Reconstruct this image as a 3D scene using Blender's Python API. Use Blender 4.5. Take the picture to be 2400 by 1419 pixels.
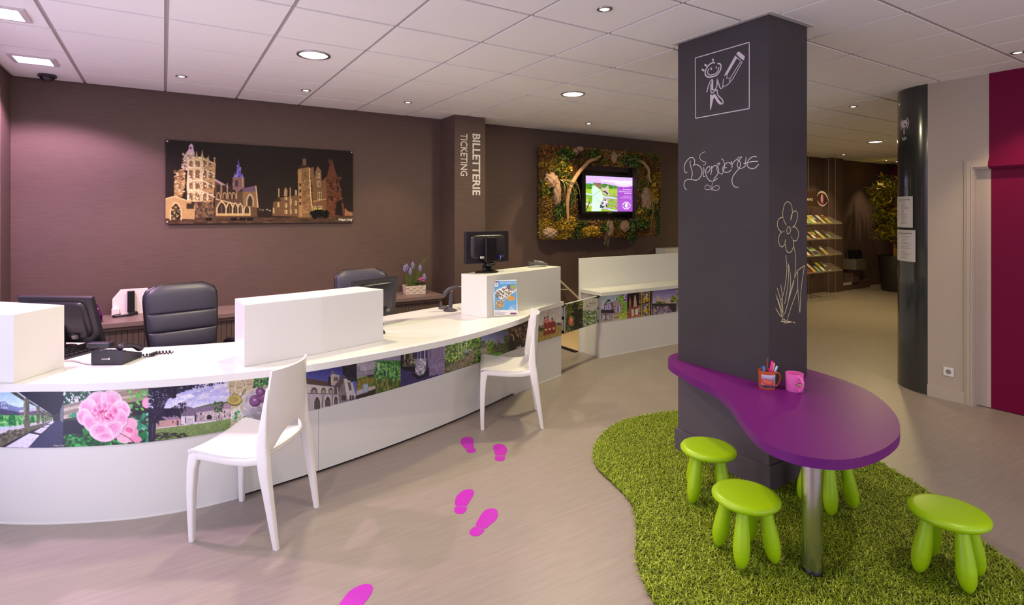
import bpy, bmesh, math, random
import numpy as np
from mathutils import Matrix, Vector
for o in list(bpy.data.objects): bpy.data.objects.remove(o)
SC = bpy.context.scene
COL = SC.collection
# ------------------------------------------------------------------ camera, light, exposure
F, TH, CX, HY, HC = 1286.8, math.radians(32.42), 1200.0, 502.4, 1.61
CH = HC + 1.1605                      # ceiling height
cam = bpy.data.cameras.new('camera'); co = bpy.data.objects.new('camera', cam); COL.objects.link(co)
co.location = (0, 0, HC); co.rotation_euler = (math.pi/2, 0, -TH)
cam.sensor_width = 36; cam.lens = F/2400*36; cam.shift_y = -(709.5-HY)/2400; cam.clip_end = 100
SC.camera = co
SC.view_settings.view_transform = 'Standard'; SC.view_settings.look = 'None'
SC.view_settings.gamma = 1; SC.view_settings.use_curve_mapping = False
SC.view_settings.exposure = 0.25
w = bpy.data.worlds.new('world'); SC.world = w; w.use_nodes = True
w.node_tree.nodes['Background'].inputs[0].default_value = (.62, .6, .85, 1)
w.node_tree.nodes['Background'].inputs[1].default_value = 0.6
def light(name, kind, loc, energy, color, size=.2, size_y=None, rot=(0, 0, 0), spot=None, blend=.6):
    l = bpy.data.lights.new(name, kind); l.energy = energy; l.color = color
    if kind == 'AREA':
        l.shape = 'RECTANGLE' if size_y else 'DISK'; l.size = size
        if size_y: l.size_y = size_y
    elif kind == 'SPOT':
        l.spot_size = math.radians(spot); l.spot_blend = blend; l.shadow_soft_size = size
    else: l.shadow_soft_size = size
    o = bpy.data.objects.new(name, l); COL.objects.link(o); o.location = loc; o.rotation_euler = rot
    return o
# daylight through the shop front on the left and behind the viewer
light('daylight_left', 'AREA', (-1.55, 2.2, 1.45), 118, (.80, .77, 1.0), 6.5, 2.3, (0, -math.pi/2, 0))
light('daylight_front', 'AREA', (2.2, -2.75, 1.45), 78, (1.0, .95, .93), 6.5, 2.3, (math.pi/2, 0, 0))
# ------------------------------------------------------------------ projection helpers (pixels of the 2400x1419 frame)
ct, st = math.cos(TH), math.sin(TH)
def ray(u, v):
    a = (u-CX)/F; return np.array([a*ct+st, ct-a*st, (HY-v)/F])
def at(u, v, z): r = ray(u, v); t = (z-HC)/r[2]; return r*t+[0, 0, HC]
def Yp(u, v, Y): r = ray(u, v); return r*(Y/r[1])+[0, 0, HC]
def Xp(u, v, X): r = ray(u, v); return r*(X/r[0])+[0, 0, HC]
def plane_hit(u, v, P, N):
    r = ray(u, v); o = np.array([0, 0, HC]); t = np.dot(np.array(P)-o, N)/np.dot(r, N); return o+r*t
def proj(p):
    p = np.asarray(p, float); d = p[..., 0]*st+p[..., 1]*ct; l = p[..., 0]*ct-p[..., 1]*st
    return CX+F*l/d, HY-F*(p[..., 2]-HC)/d
# ------------------------------------------------------------------ materials
def lin(c):
    c = np.asarray(c, float)/255.0
    return np.where(c <= .04045, c/12.92, ((c+.055)/1.055)**2.4)
MATS = {}
def mat(name, rgb=(200, 200, 200), rough=.5, metal=0, emit=None, es=1, coat=0, noise=None, bump=None, alpha=None, attr=False, trans=0, spec=None):
    """noise=(scale, amount[, stretch]) colour variation; bump=(scale, strength[, stretch])"""
    if name in MATS: return MATS[name]
    m = bpy.data.materials.new(name); m.use_nodes = True; nt = m.node_tree; b = nt.nodes['Principled BSDF']
    c = (*lin(rgb), 1)
    b.inputs['Base Color'].default_value = c; b.inputs['Roughness'].default_value = rough; b.inputs['Metallic'].default_value = metal
    if spec is not None: b.inputs['Specular IOR Level'].default_value = spec
    if coat: b.inputs['Coat Weight'].default_value = coat; b.inputs['Coat Roughness'].default_value = .08
    if trans: b.inputs['Transmission Weight'].default_value = trans
    if emit is not None: b.inputs['Emission Color'].default_value = (*lin(emit), 1); b.inputs['Emission Strength'].default_value = es
    N = nt.nodes.new; K = nt.links.new
    def noise_node(scale, stretch, detail=4):
        tc = N('ShaderNodeTexCoord'); mp = N('ShaderNodeMapping'); nz = N('ShaderNodeTexNoise')
        mp.inputs['Scale'].default_value = stretch; nz.inputs['Scale'].default_value = scale; nz.inputs['Detail'].default_value = detail
        K(tc.outputs['Object'], mp.inputs[0]); K(mp.outputs[0], nz.inputs['Vector']); return nz
    if noise:
        nz = noise_node(noise[0], noise[2] if len(noise) > 2 else (1, 1, 1)); mx = N('ShaderNodeMix'); mx.data_type = 'RGBA'
        a = noise[1]; lo = tuple(x*(1-a) for x in c[:3])+(1,); hi = tuple(min(1, x*(1+a)) for x in c[:3])+(1,)
        rm = N('ShaderNodeMapRange'); rm.inputs['From Min'].default_value = .3; rm.inputs['From Max'].default_value = .7
        K(nz.outputs['Fac'], rm.inputs['Value']); K(rm.outputs[0], mx.inputs['Factor'])
        mx.inputs['A'].default_value = lo; mx.inputs['B'].default_value = hi; K(mx.outputs['Result'], b.inputs['Base Color'])
    if attr:
        at_ = N('ShaderNodeAttribute'); at_.attribute_name = 'print'
        K(at_.outputs['Color'], b.inputs['Base Color'])
        if emit is not None: K(at_.outputs['Color'], b.inputs['Emission Color'])
    if bump:
        nz = noise_node(bump[0], bump[2] if len(bump) > 2 else (1, 1, 1)); bp = N('ShaderNodeBump')
        bp.inputs['Strength'].default_value = bump[1]; bp.inputs['Distance'].default_value = .004
        K(nz.outputs['Fac'], bp.inputs['Height']); K(bp.outputs[0], b.inputs['Normal'])
    if alpha is not None:
        tr = N('ShaderNodeBsdfTransparent'); ms = N('ShaderNodeMixShader'); ms.inputs[0].default_value = alpha
        out = nt.nodes['Material Output']; K(tr.outputs[0], ms.inputs[1]); K(b.outputs[0], ms.inputs[2]); K(ms.outputs[0], out.inputs['Surface'])
    MATS[name] = m; return m
# ------------------------------------------------------------------ mesh builder
def rotz(v, a): c, s = math.cos(a), math.sin(a); return (v[0]*c-v[1]*s, v[0]*s+v[1]*c, v[2])
class MB:
    def __init__(s): s.v = []; s.f = []
    def add(s, vs, fs):
        n = len(s.v); s.v += [tuple(map(float, p)) for p in vs]; s.f += [tuple(i+n for i in f) for f in fs]; return s
    def box(s, c, d, rz=0):
        x, y, z = (k/2 for k in d); P = [(a*x, b*y, e*z) for e in (-1, 1) for a, b in ((-1, -1), (1, -1), (1, 1), (-1, 1))]
        P = [rotz(p, rz) for p in P]; return s.add([(p[0]+c[0], p[1]+c[1], p[2]+c[2]) for p in P],
            [(3, 2, 1, 0), (4, 5, 6, 7), (0, 1, 5, 4), (1, 2, 6, 5), (2, 3, 7, 6), (3, 0, 4, 7)])
    def b2(s, x0, x1, y0, y1, z0, z1): return s.box(((x0+x1)/2, (y0+y1)/2, (z0+z1)/2), (x1-x0, y1-y0, z1-z0))
    def prism(s, poly, z0, z1):
        n = len(poly); a = sum(poly[i][0]*poly[(i+1) % n][1]-poly[(i+1) % n][0]*poly[i][1] for i in range(n))
        if a < 0: poly = poly[::-1]
        return s.add([(p[0], p[1], z0) for p in poly]+[(p[0], p[1], z1) for p in poly],
            [tuple(range(n))[::-1], tuple(range(n, 2*n))]+[(i, (i+1) % n, n+(i+1) % n, n+i) for i in range(n)])
    def rings(s, R, cap=True, closed=True):
        n = len(R[0]); vs = [p for r in R for p in r]; fs = []
        for k in range(len(R)-1):
            for i in range(n if closed else n-1):
                j = (i+1) % n; fs.append((k*n+i, k*n+j, (k+1)*n+j, (k+1)*n+i))
        if cap: fs += [tuple(range(n))[::-1], tuple(range((len(R)-1)*n, len(R)*n))]
        return s.add(vs, fs)
    def lathe(s, prof, n=24, c=(0, 0, 0), sx=1, sy=1):
        R = [[(c[0]+r*sx*math.cos(2*math.pi*i/n), c[1]+r*sy*math.sin(2*math.pi*i/n), c[2]+z) for i in range(n)] for r, z in prof]
        return s.rings(R)
    def tube(s, path, r, n=8, flat=1.0):
        P = [Vector(p) for p in path]; R = []; up = None
        for i, p in enumerate(P):
            t = (P[min(i+1, len(P)-1)]-P[max(i-1, 0)]).normalized()
            if up is None: up = Vector((0, 0, 1)) if abs(t.z) < .9 else Vector((1, 0, 0))
            a = t.cross(up).normalized(); b = a.cross(t).normalized(); up = b
            rr = r[i] if isinstance(r, (list, tuple)) else r
            R.append([p+a*(rr*math.cos(2*math.pi*k/n))+b*(rr*flat*math.sin(2*math.pi*k/n)) for k in range(n)])
        return s.rings(R)
    def xf(s, M): s.v = [tuple(M @ Vector(p)) for p in s.v]; return s
def TRS(loc=(0, 0, 0), rz=0, rx=0, ry=0): return Matrix.Translation(loc) @ Matrix.Rotation(rz, 4, 'Z') @ Matrix.Rotation(ry, 4, 'Y') @ Matrix.Rotation(rx, 4, 'X')
def put(o, label=None, cat=None, group=None, kind=None, parent=None):
    if o.name not in COL.objects: COL.objects.link(o)
    if label: o['label'] = label
    if cat: o['category'] = cat
    if group: o['group'] = group
    if kind: o['kind'] = kind
    if parent: o.parent = parent
    return o
def obj(name, mb, m, parent=None, smooth=False, bevel=0, world=False, seg=2, **kw):
    """links one mesh object; world=True: the vertices are world coordinates, moved into the parent's frame"""
    me = bpy.data.meshes.new(name)
    if isinstance(mb, MB): me.from_pydata(mb.v, [], mb.f)
    else: me = mb
    if bevel or isinstance(mb, MB):
        bm = bmesh.new(); bm.from_mesh(me)
        bmesh.ops.recalc_face_normals(bm, faces=bm.faces)
        if bevel:
            es = [e for e in bm.edges if len(e.link_faces) == 2 and e.calc_face_angle(0) > .5]
            bmesh.ops.bevel(bm, geom=es, offset=bevel, segments=seg, affect='EDGES', profile=.6, clamp_overlap=True)
        bm.to_mesh(me); bm.free()
    if world and parent is not None:
        me.transform((Matrix.Translation(parent.location) @ parent.rotation_euler.to_matrix().to_4x4()).inverted())
    if smooth:
        me.shade_smooth()
        if bevel or smooth == 'auto': me.set_sharp_from_angle(angle=math.radians(50))
    me.materials.append(m)
    o = bpy.data.objects.new(name, me); return put(o, parent=parent, **kw)
def thing(name, label, cat, loc=(0, 0, 0), rz=0, group=None, kind=None):
    o = bpy.data.objects.new(name, None); o.empty_display_size = .1; o.location = loc; o.rotation_euler = (0, 0, rz)
    return put(o, label, cat, group, kind)
def copy_tree(o, loc=None, rz=None, label=None, parent=None):
    c = o.copy(); COL.objects.link(c)
    if parent: c.parent = parent
    for ch in o.children: copy_tree(ch, parent=c)
    if loc is not None: c.location = loc
    if rz is not None: c.rotation_euler = (0, 0, rz)
    if label: c['label'] = label
    return c
def crom(P, n=8, closed=False):
    P = [np.array(p, float) for p in P]; out = []; m = len(P)
    for i in range(m if closed else m-1):
        a, b, c, d = (P[(i+k) % m] if closed else P[min(max(i+k, 0), m-1)] for k in (-1, 0, 1, 2))
        for j in range(n):
            t = j/n; out.append(.5*((2*b)+(c-a)*t+(2*a-5*b+4*c-d)*t*t+(3*b-a-3*c+d)*t**3))
    if not closed: out.append(P[-1])
    return out
def text_mesh(s, bold=0, shear=0):
    cu = bpy.data.curves.new('t', 'FONT'); cu.body = s; cu.offset = bold; cu.shear = shear; cu.resolution_u = 3
    o = bpy.data.objects.new('t', cu); COL.objects.link(o); bpy.context.view_layer.update()
    me = bpy.data.meshes.new_from_object(o.evaluated_get(bpy.context.evaluated_depsgraph_get()))
    bpy.data.objects.remove(o); bpy.data.curves.remove(cu); return me
def text(name, s, O, ex, ey, W, H, m, parent=None, bold=0, shear=0, **kw):
    """lettering whose box runs W along ex and H along ey from the corner O (world coordinates)"""
    me = text_mesh(s, bold, shear); n = len(me.vertices); c = np.empty(n*3); me.vertices.foreach_get('co', c); c = c.reshape(-1, 3)
    lo, hi = c.min(0), c.max(0); x = (c[:, 0]-lo[0])/(hi[0]-lo[0])*W; y = (c[:, 1]-lo[1])/(hi[1]-lo[1])*H
    P = np.array(O)[None]+x[:, None]*np.array(ex)+y[:, None]*np.array(ey)
    me.vertices.foreach_set('co', P.ravel()); me.name = name
    return obj(name, me, m, parent, world=True, **kw)
def ribbon(mb, pts, N, wid, off=.0015):
    """a chalk or painted stroke: flat ribbon of given width (number or list) lying on a plane with normal N"""
    P = [np.array(p)+np.array(N)*off for p in pts]; L = []
    for i, p in enumerate(P):
        t = P[min(i+1, len(P)-1)]-P[max(i-1, 0)]; t = t/(np.linalg.norm(t)+1e-9); s = np.cross(N, t); ww = wid[i] if isinstance(wid, list) else wid
        L.append((p-s*ww/2, p+s*ww/2))
    n = len(P); mb.add([q for l in L for q in l], [(2*i, 2*i+1, 2*i+3, 2*i+2) for i in range(n-1)])
# ------------------------------------------------------------------ painter for flat prints (photographs, screens): numpy raster, then a colour attribute
class Paint:
    def __init__(s, org, size, scale, k=.4, bg=(128, 128, 128), seed=1):
        s.org, s.sc, s.k = org, scale, k; s.W, s.H = int(size[0]*scale*k)+2, int(size[1]*scale*k)+2
        s.a = np.zeros((s.H, s.W, 3)); s.a[:] = bg; s.r = np.random.RandomState(seed)
    def bb(s, x0, x1, y0, y1):
        return max(0, int(x0)-1), min(s.W, int(x1)+2), max(0, int(y0)-1), min(s.H, int(y1)+2)
    def poly(s, c, pts, jit=0):
        P = np.array(pts, float)*s.k
        if jit: P = P+s.r.uniform(-jit, jit, P.shape)*s.k
        x0, x1, y0, y1 = s.bb(P[:, 0].min(), P[:, 0].max(), P[:, 1].min(), P[:, 1].max())
        if x1 <= x0 or y1 <= y0: return s
        X, Y = np.meshgrid(np.arange(x0, x1)+.5, np.arange(y0, y1)+.5); ins = np.zeros(X.shape, bool)
        n = len(P)
        for i in range(n):
            (ax, ay), (bx, by) = P[i], P[(i+1) % n]
            if ay == by: continue
            ins ^= ((ay > Y) != (by > Y)) & (X < (bx-ax)*(Y-ay)/(by-ay)+ax)
        s.put(ins, c, x0, x1, y0, y1, X, Y); return s
    def put(s, m, c, x0, x1, y0, y1, X=None, Y=None):
        sub = s.a[y0:y1, x0:x1]; sub[m] = c
    def rect(s, c, x0, y0, x1, y1): return s.poly(c, [(x0, y0), (x1, y0), (x1, y1), (x0, y1)])
    def vgrad(s, c0, c1, x0, y0, x1, y1):
        a, b, c, d = s.bb(x0*s.k, x1*s.k, y0*s.k, y1*s.k); t = np.linspace(0, 1, max(d-c, 1))[:, None, None]
        s.a[c:d, a:b] = np.array(c0)*(1-t)+np.array(c1)*t; return s
    def ell(s, c, x, y, rx, ry=None, rot=0):
        ry = ry or rx; x, y, rx, ry = x*s.k, y*s.k, rx*s.k, ry*s.k; R = max(rx, ry)
        x0, x1, y0, y1 = s.bb(x-R, x+R, y-R, y+R)
        if x1 <= x0 or y1 <= y0: return s
        X, Y = np.meshgrid(np.arange(x0, x1)+.5-x, np.arange(y0, y1)+.5-y); ca, sa = math.cos(rot), math.sin(rot)
        s.put(((X*ca+Y*sa)/rx)**2+((Y*ca-X*sa)/ry)**2 <= 1, c, x0, x1, y0, y1); return s
    def line(s, c, pts, w):
        for (ax, ay), (bx, by) in zip(pts[:-1], pts[1:]):
            d = math.hypot(bx-ax, by-ay) or 1; nx, ny = -(by-ay)/d*w/2, (bx-ax)/d*w/2
            s.poly(c, [(ax+nx, ay+ny), (bx+nx, by+ny), (bx-nx, by-ny), (ax-nx, ay-ny)])
        return s
    def dots(s, cols, x0, y0, x1, y1, n, r0, r1, asp=1, rot=None, keep=None):
        cols = np.array(cols, float)
        for _ in range(n):
            x, y = s.r.uniform(x0, x1), s.r.uniform(y0, y1)
            if keep is not None and not keep(x, y): continue
            r = s.r.uniform(r0, r1); s.ell(np.clip(cols[s.r.randint(len(cols))]+s.r.uniform(-12, 12), 0, 255), x, y, r, max(r*asp, .8), s.r.uniform(0, 3.14) if rot is None else rot)
        return s
    def grain(s, amt):
        H, W = s.a.shape[:2]; m = np.ones((H, W))
        for c, k in ((24, .5), (11, .8), (5, 1.0), (2, .9)):              # photographic mottling at several scales
            n = s.r.normal(0, .0055*amt*k, (H//c+2, W//c+2)); m += np.kron(n, np.ones((c, c)))[:H, :W]
        s.a = np.clip(s.a*m[..., None]+s.r.normal(0, amt, (H, W))[..., None], 0, 255); return s
    def petal(s, c0, c1, x, y, rx, ry, rot, n=7):                        # a petal shaded from rim colour c0 to heart colour c1
        for i in range(n):
            f = i/(n-1); s.ell(np.array(c0)*(1-f)+np.array(c1)*f, x-math.sin(rot)*ry*.35*f*-1, y+math.cos(rot)*ry*.35*f*-1*-1, rx*(1-.72*f), ry*(1-.62*f), rot)
        return s
    def blur(s, n=1):
        for _ in range(n):
            p = np.pad(s.a, ((1, 1), (1, 1), (0, 0)), 'edge'); s.a = (p[:-2, 1:-1]+p[2:, 1:-1]+p[1:-1, :-2]+p[1:-1, 2:]+2*p[1:-1, 1:-1])/6
        return s
    def sample(s, u, v):
        x = np.clip((u-s.org[0])*s.sc*s.k-.5, 0, s.W-1.001); y = np.clip((v-s.org[1])*s.sc*s.k-.5, 0, s.H-1.001)
        i, j = x.astype(int), y.astype(int); fx, fy = (x-i)[:, None], (y-j)[:, None]
        return (s.a[j, i]*(1-fx)+s.a[j, i+1]*fx)*(1-fy)+(s.a[j+1, i]*(1-fx)+s.a[j+1, i+1]*fx)*fy
def print_grid(name, P, paint, m, parent, gain=1.0, uv=None, **kw):
    """P: (rows, cols, 3) world points of a printed sheet; its colours come from the painted picture"""
    h, w_ = P.shape[:2]; V = P.reshape(-1, 3); u, v = proj(V) if uv is None else uv
    c = np.clip(lin(paint.sample(u, v))*gain, 0, 1)
    idx = np.arange(h*w_).reshape(h, w_); q = np.stack([idx[:-1, :-1], idx[:-1, 1:], idx[1:, 1:], idx[1:, :-1]], -1).reshape(-1, 4)
    me = bpy.data.meshes.new(name); me.vertices.add(len(V)); me.vertices.foreach_set('co', V.ravel())
    me.loops.add(q.size); me.loops.foreach_set('vertex_index', q.ravel()); me.polygons.add(len(q))
    me.polygons.foreach_set('loop_start', np.arange(0, q.size, 4)); me.polygons.foreach_set('loop_total', np.full(len(q), 4))
    at_ = me.color_attributes.new('print', 'FLOAT_COLOR', 'POINT'); at_.data.foreach_set('color', np.concatenate([c, np.ones((len(c), 1))], 1).ravel())
    me.update(); me.validate(); return obj(name, me, m, parent, world=True, **kw)
def quad_grid(A, B, C, D, w_, h):
    """grid of points on the flat quad top-left A, top-right B, bottom-right C, bottom-left D"""
    A, B, C, D = (np.array(k, float) for k in (A, B, C, D)); s = np.linspace(0, 1, w_)[None, :, None]; t = np.linspace(0, 1, h)[:, None, None]
    return (A*(1-s)+B*s)*(1-t)+(D*(1-s)+C*s)*t
random.seed(4); RNG = np.random.RandomState(7)
PRINT = lambda: mat('photo print', (255, 255, 255), .38, attr=True)
# ------------------------------------------------------------------ the room
XL, YB, XR, XF, YF = -1.08, 6.14, 5.74, 14.5, -2.4
YH = 2.14                                # the right-hand wall ends here in a rounded column
brown = mat('brown woven wallpaper', (90, 70, 65), .75, noise=(6, .10, (1, 1, 14)), bump=(420, .35, (.12, .12, 1)))
plum = mat('plum paint', (116, 0, 58), .5, spec=.2)
white_wall = mat('white wall paint', (186, 172, 164), .6, bump=(300, .05))
white_lac = mat('white laminate', (223, 222, 219), .32)
def floor_mat():
    m = mat('linoleum', (152, 140, 133), .4, noise=(5, .07, (1, 9, 1)), bump=(60, .03, (1, 12, 1)))
    nt = m.node_tree; N = nt.nodes.new; K = nt.links.new; b = nt.nodes['Principled BSDF']
    src = b.inputs['Base Color'].links[0].from_socket                       # welded joints between the sheets, one line every 2 m
    tc = N('ShaderNodeTexCoord'); mp = N('ShaderNodeMapping'); mp.inputs['Rotation'].default_value = (0, 0, .06)
    sx = N('ShaderNodeSeparateXYZ'); ad = N('ShaderNodeMath'); ad.operation = 'ADD'; ad.inputs[1].default_value = 41.72
    mo = N('ShaderNodeMath'); mo.operation = 'MODULO'; mo.inputs[1].default_value = 2.0; lt = N('ShaderNodeMath'); lt.operation = 'LESS_THAN'; lt.inputs[1].default_value = .004
    mx = N('ShaderNodeMix'); mx.data_type = 'RGBA'; mx.inputs['B'].default_value = (*lin((160, 142, 131)), 1)
    K(tc.outputs['Object'], mp.inputs[0]); K(mp.outputs[0], sx.inputs[0]); K(sx.outputs['Y'], ad.inputs[0]); K(ad.outputs[0], mo.inputs[0]); K(mo.outputs[0], lt.inputs[0])
    K(lt.outputs[0], mx.inputs['Factor']); K(src, mx.inputs['A']); K(mx.outputs['Result'], b.inputs['Base Color']); return m
S = dict(kind='structure')

fl_o = obj('floor', MB().b2(XL-.2, XF+.2, YF-.2, YB+.2, -.1, 0), floor_mat(), **S)
wb = obj('wall_back', MB().b2(XL-.2, XF+.2, YB, YB+.2, 0, CH+.1), brown, **S)
obj('wall_left', MB().b2(XL-.2, XL, 5.8, YB, 0, CH+.1).b2(XL-.2, XL, YF, -1.2, 0, CH+.1).b2(XL-.2, XL, -1.2, 5.8, 2.62, CH+.1).b2(XL-.2, XL, -1.2, 5.8, 0, .08), brown, **S)
obj('wall_front', MB().b2(XL-.2, -.9, YF-.2, YF, 0, CH+.1).b2(5.3, XR+.3, YF-.2, YF, 0, CH+.1).b2(-.9, 5.3, YF-.2, YF, 2.62, CH+.1).b2(-.9, 5.3, YF-.2, YF, 0, .08), white_wall, **S)
obj('wall_far', MB().b2(XF, XF+.2, 2, YB, 0, CH+.1), plum, **S)
obj('wall_hall', MB().b2(6.1, XF, 2.0, 2.14, 0, CH+.1), white_wall, **S)
# right wall: white part, door with its frame, plum painted part that runs over wall, frame and door
YD = 1.711                               # where the plum paint begins
wr = obj('wall_right', MB().b2(XR, XR+.2, 1.804, YH, 0, CH+.1).b2(XR, XR+.2, YD, 1.804, 1.985, CH+.1), white_wall, **S)
obj('painted_panel', MB().b2(XR, XR+.2, YF, .86, 0, CH+.1).b2(XR, XR+.2, .86, YD, 1.985, CH+.1), plum, wr)
d1 = put(bpy.data.objects.new('door_1', None), kind='structure'); d1.location = (XR, 1.33, 0)
obj('door_leaf', MB().b2(XR+.045, XR+.085, YD, 1.804, .006, 1.985), white_wall, d1, world=True)
obj('door_leaf', MB().b2(XR+.045, XR+.085, .86, YD, .006, 1.985), plum, d1, world=True)
def frame_prof(y0, y1, z0, z1, mm):
    obj('door_frame', MB().b2(XR-.012, XR, y0, y1, z0, z1), mm, d1, world=True, bevel=.002)
fw = mat('white gloss trim', (190, 177, 168), .4)
for off, th, wd in ((0, .014, .07), (.018, .022, .034), (.05, .030, .012)):     # stepped architrave
    obj('door_frame', MB().b2(XR-th, XR, 1.872-off-wd+.002, 1.872-off, 0, 2.062-off), fw, d1, world=True)
    obj('door_frame', MB().b2(XR-th, XR, YD, 1.872-off-wd+.002, 2.062-off-wd+.002, 2.062-off), fw, d1, world=True)
    obj('door_frame', MB().b2(XR-th, XR, .8, YD, 2.062-off-wd+.002, 2.062-off), plum, d1, world=True)
obj('baseboard_right', MB().b2(XR-.014, XR, 1.873, YH, 0, .092).b2(XR-.010, XR, 1.873, YH, .092, .097), fw, **S)
# outlet on the white wall
o = thing('wall_outlet', 'white square power outlet low on the white wall beside the door frame', 'outlet', (XR, 1.985, .245))
obj('plate', MB().b2(XR-.009, XR, 1.948, 2.022, .208, .282), mat('outlet plastic', (232, 230, 236), .3), o, world=True, bevel=.003)
obj('socket_well', MB().add([(XR-.0095, 1.985+.021*math.cos(a), .245+.021*math.sin(a)) for a in np.linspace(0, 6.28, 25)[:-1]], [tuple(range(24))]), mat('outlet grey', (150, 148, 154), .5), o, world=True)
for dy, dz in ((.009, .001), (-.009, .001), (0, .012)):
    obj('pin_hole', MB().add([(XR-.0101, 1.985+dy+.0035*math.cos(a), .245+dz+.0035*math.sin(a)) for a in np.linspace(0, 6.28, 11)[:-1]], [tuple(range(10))]), mat('black', (14, 13, 15), .4), o, world=True)
# shop windows (out of frame): the daylight comes through these
glass = mat('window glass', (230, 235, 240), .05, alpha=.08)
fm = mat('window frame metal', (90, 86, 88), .4, .6)
w1 = put(bpy.data.objects.new('window_1', None), kind='structure'); w1.location = (XL-.1, 2.3, 0)
w2 = put(bpy.data.objects.new('window_2', None), kind='structure'); w2.location = (2.2, YF-.1, 0)
for k in range(5):
    y = -1.2+k*1.75; obj('window_frame', MB().b2(XL-.13, XL-.06, y-(.03 if k else 0), y+(.03 if k < 4 else 0), .08, 2.62), fm, w1, world=True)
    if k < 4: obj('window_pane', MB().b2(XL-.1, XL-.094, y+.03, y+1.72, .08, 2.62), glass, w1, world=True)
    x = -.9+k*1.55; obj('window_frame', MB().b2(x-(.03 if k else 0), x+(.03 if k < 4 else 0), YF-.13, YF-.06, .08, 2.62), fm, w2, world=True)
    if k < 4: obj('window_pane', MB().b2(x+.03, x+1.52, YF-.1, YF-.094, .08, 2.62), glass, w2, world=True)
# ------------------------------------------------------------------ ceiling: grid and tiles
grid_m = mat('ceiling grid', (176, 166, 167), .6)
tile_m = mat('ceiling tile', (246, 243, 243), .8, bump=(500, .12))
ceil = obj('ceiling', MB().b2(XL-.2, XF+.2, YF-.2, YB+.2, CH+.008, CH+.1), grid_m, **S)
tiles = []
for i in range(-2, 25):
    for j in range(-5, 10):
        x0, x1 = .6*(i+.0274)+.012, .6*(i+1.0274)-.012; y0, y1 = .6*(j+.4118)+.012, .6*(j+1.4118)-.012
        x0, x1, y0, y1 = max(x0, XL+.02), min(x1, XF-.02), max(y0, YF+.02), min(y1, YB-.015)
        if x1-x0 < .05 or y1-y0 < .05: continue
        if x0 > 6.2 and y1 < 2.2: continue
        mx_, my_ = (x0+x1)/2, (y0+y1)/2; d = mx_*st+my_*ct; vis = False
        if d > .8:
            u, v = proj((mx_, my_, CH)); vis = -220 < u < 2620 and v > -160
        tiles.append((0 if vis else 1, d, x0, x1, y0, y1))
tiles.sort(); tcache = {}; rest = MB()
for k, (nv, d, x0, x1, y0, y1) in enumerate(tiles):
    if nv or k >= 290: rest.b2(x0, x1, y0, y1, CH, CH+.012); continue
    key = (round(x1-x0, 3), round(y1-y0, 3))
    if key not in tcache:
        t = obj('ceiling_tile', MB().b2(-key[0]/2, key[0]/2, -key[1]/2, key[1]/2, 0, .012), tile_m, ceil); tcache[key] = t
    else:
        t = bpy.data.objects.new('ceiling_tile', tcache[key].data); COL.objects.link(t); t.parent = ceil
    t.location = ((x0+x1)/2, (y0+y1)/2, CH)
if rest.v: obj('ceiling_tile', rest, tile_m, ceil, kind='stuff')
# ------------------------------------------------------------------ lamps in the ceiling
chrome = mat('brushed steel', (190, 188, 192), .28, 1)
WARM, GRN = (1.0, .74, .42), (1.0, .90, .52)
def round_lamp(x, y, label, e, col=GRN):
    t = thing('ceiling_lamp', label, 'lamp', (x, y, CH), group='large round ceiling lamps')
    obj('trim_ring', MB().rings([[(r*math.cos(a), r*math.sin(a), z) for a in np.linspace(0, 2*math.pi, 41)[:-1]] for r, z in ((.098, -.001), (.118, -.001), (.116, -.009), (.1, -.010), (.098, -.001))], cap=False), chrome, t, smooth=True)
    obj('diffuser', MB().lathe([(.099, -.002), (.09, -.007), (.03, -.010), (.002, -.0105)], 32), mat('lamp diffuser', (255, 255, 250), .5, emit=(255, 252, 235), es=6), t, smooth=True)
    light('lamp_light', 'AREA', (0, 0, -.02), e, col, .2).parent = t
round_lamp(.922, 4.14, 'large round lit ceiling lamp above the reception counter, nearest the left wall', 25)
round_lamp(3.331, 4.149, 'large round lit ceiling lamp above the gate end of the counter', 36)
round_lamp(9.597, 4.287, 'large round lit ceiling lamp far back beside the rounded dark column', 46, (1.0, .80, .34))
def spot_lamp(x, y, label, e, rx=0, ry=0, ang=75, r=.042, col=WARM):
    t = thing('spot_lamp', label, 'lamp', (x, y, CH), group='small recessed ceiling spots')
    obj('bezel', MB().rings([[(q*math.cos(a), q*math.sin(a), z) for a in np.linspace(0, 2*math.pi, 29)[:-1]] for q, z in ((r*.62, .004), (r, -.001), (r*1.05, -.006), (r*.7, -.009), (r*.62, .004))], cap=False), chrome, t, smooth=True)
    obj('bulb', MB().lathe([(r*.66, -.003), (r*.5, -.007), (.002, -.009)], 20), mat('spot bulb', (255, 250, 240), .4, emit=(255, 236, 210), es=9), t, smooth=True)
    light('spot_light', 'SPOT', (0, 0, -.03), e, col, .03, rot=(rx, ry, 0), spot=ang, blend=.7).parent = t
SP = [((.128, 5.372), 'small recessed spot above the left office chair', 34, .2, 0), ((1.124, 5.357), 'small recessed spot above the wide night photograph', 34, .2, 0),
      ((2.132, 5.362), 'small recessed spot just left of the ticketing pillar', 34, .2, 0), ((2.1, 2.333), 'small recessed spot in the ceiling nearest the chalkboard column', 34, 0, 0),
      ((4.578, 5.382), 'small recessed spot in front of the moss picture frame', 70, .25, .06), ((6.252, 3.01), 'small recessed spot right of the chalkboard column', 40, 0, 0),
      ((5.156, 1.376), 'small recessed spot near the plum wall', 36, 0, -.3), ((11.124, 5.535), 'small recessed spot above the brochure shelves', 40, .2, 0),
      ((13.028, 5.612), 'small recessed spot above the potted tree', 40, .1, 0), ((13.6, 5.64), 'small recessed spot at the far corner behind the potted tree', 20, 0, 0)]
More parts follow.
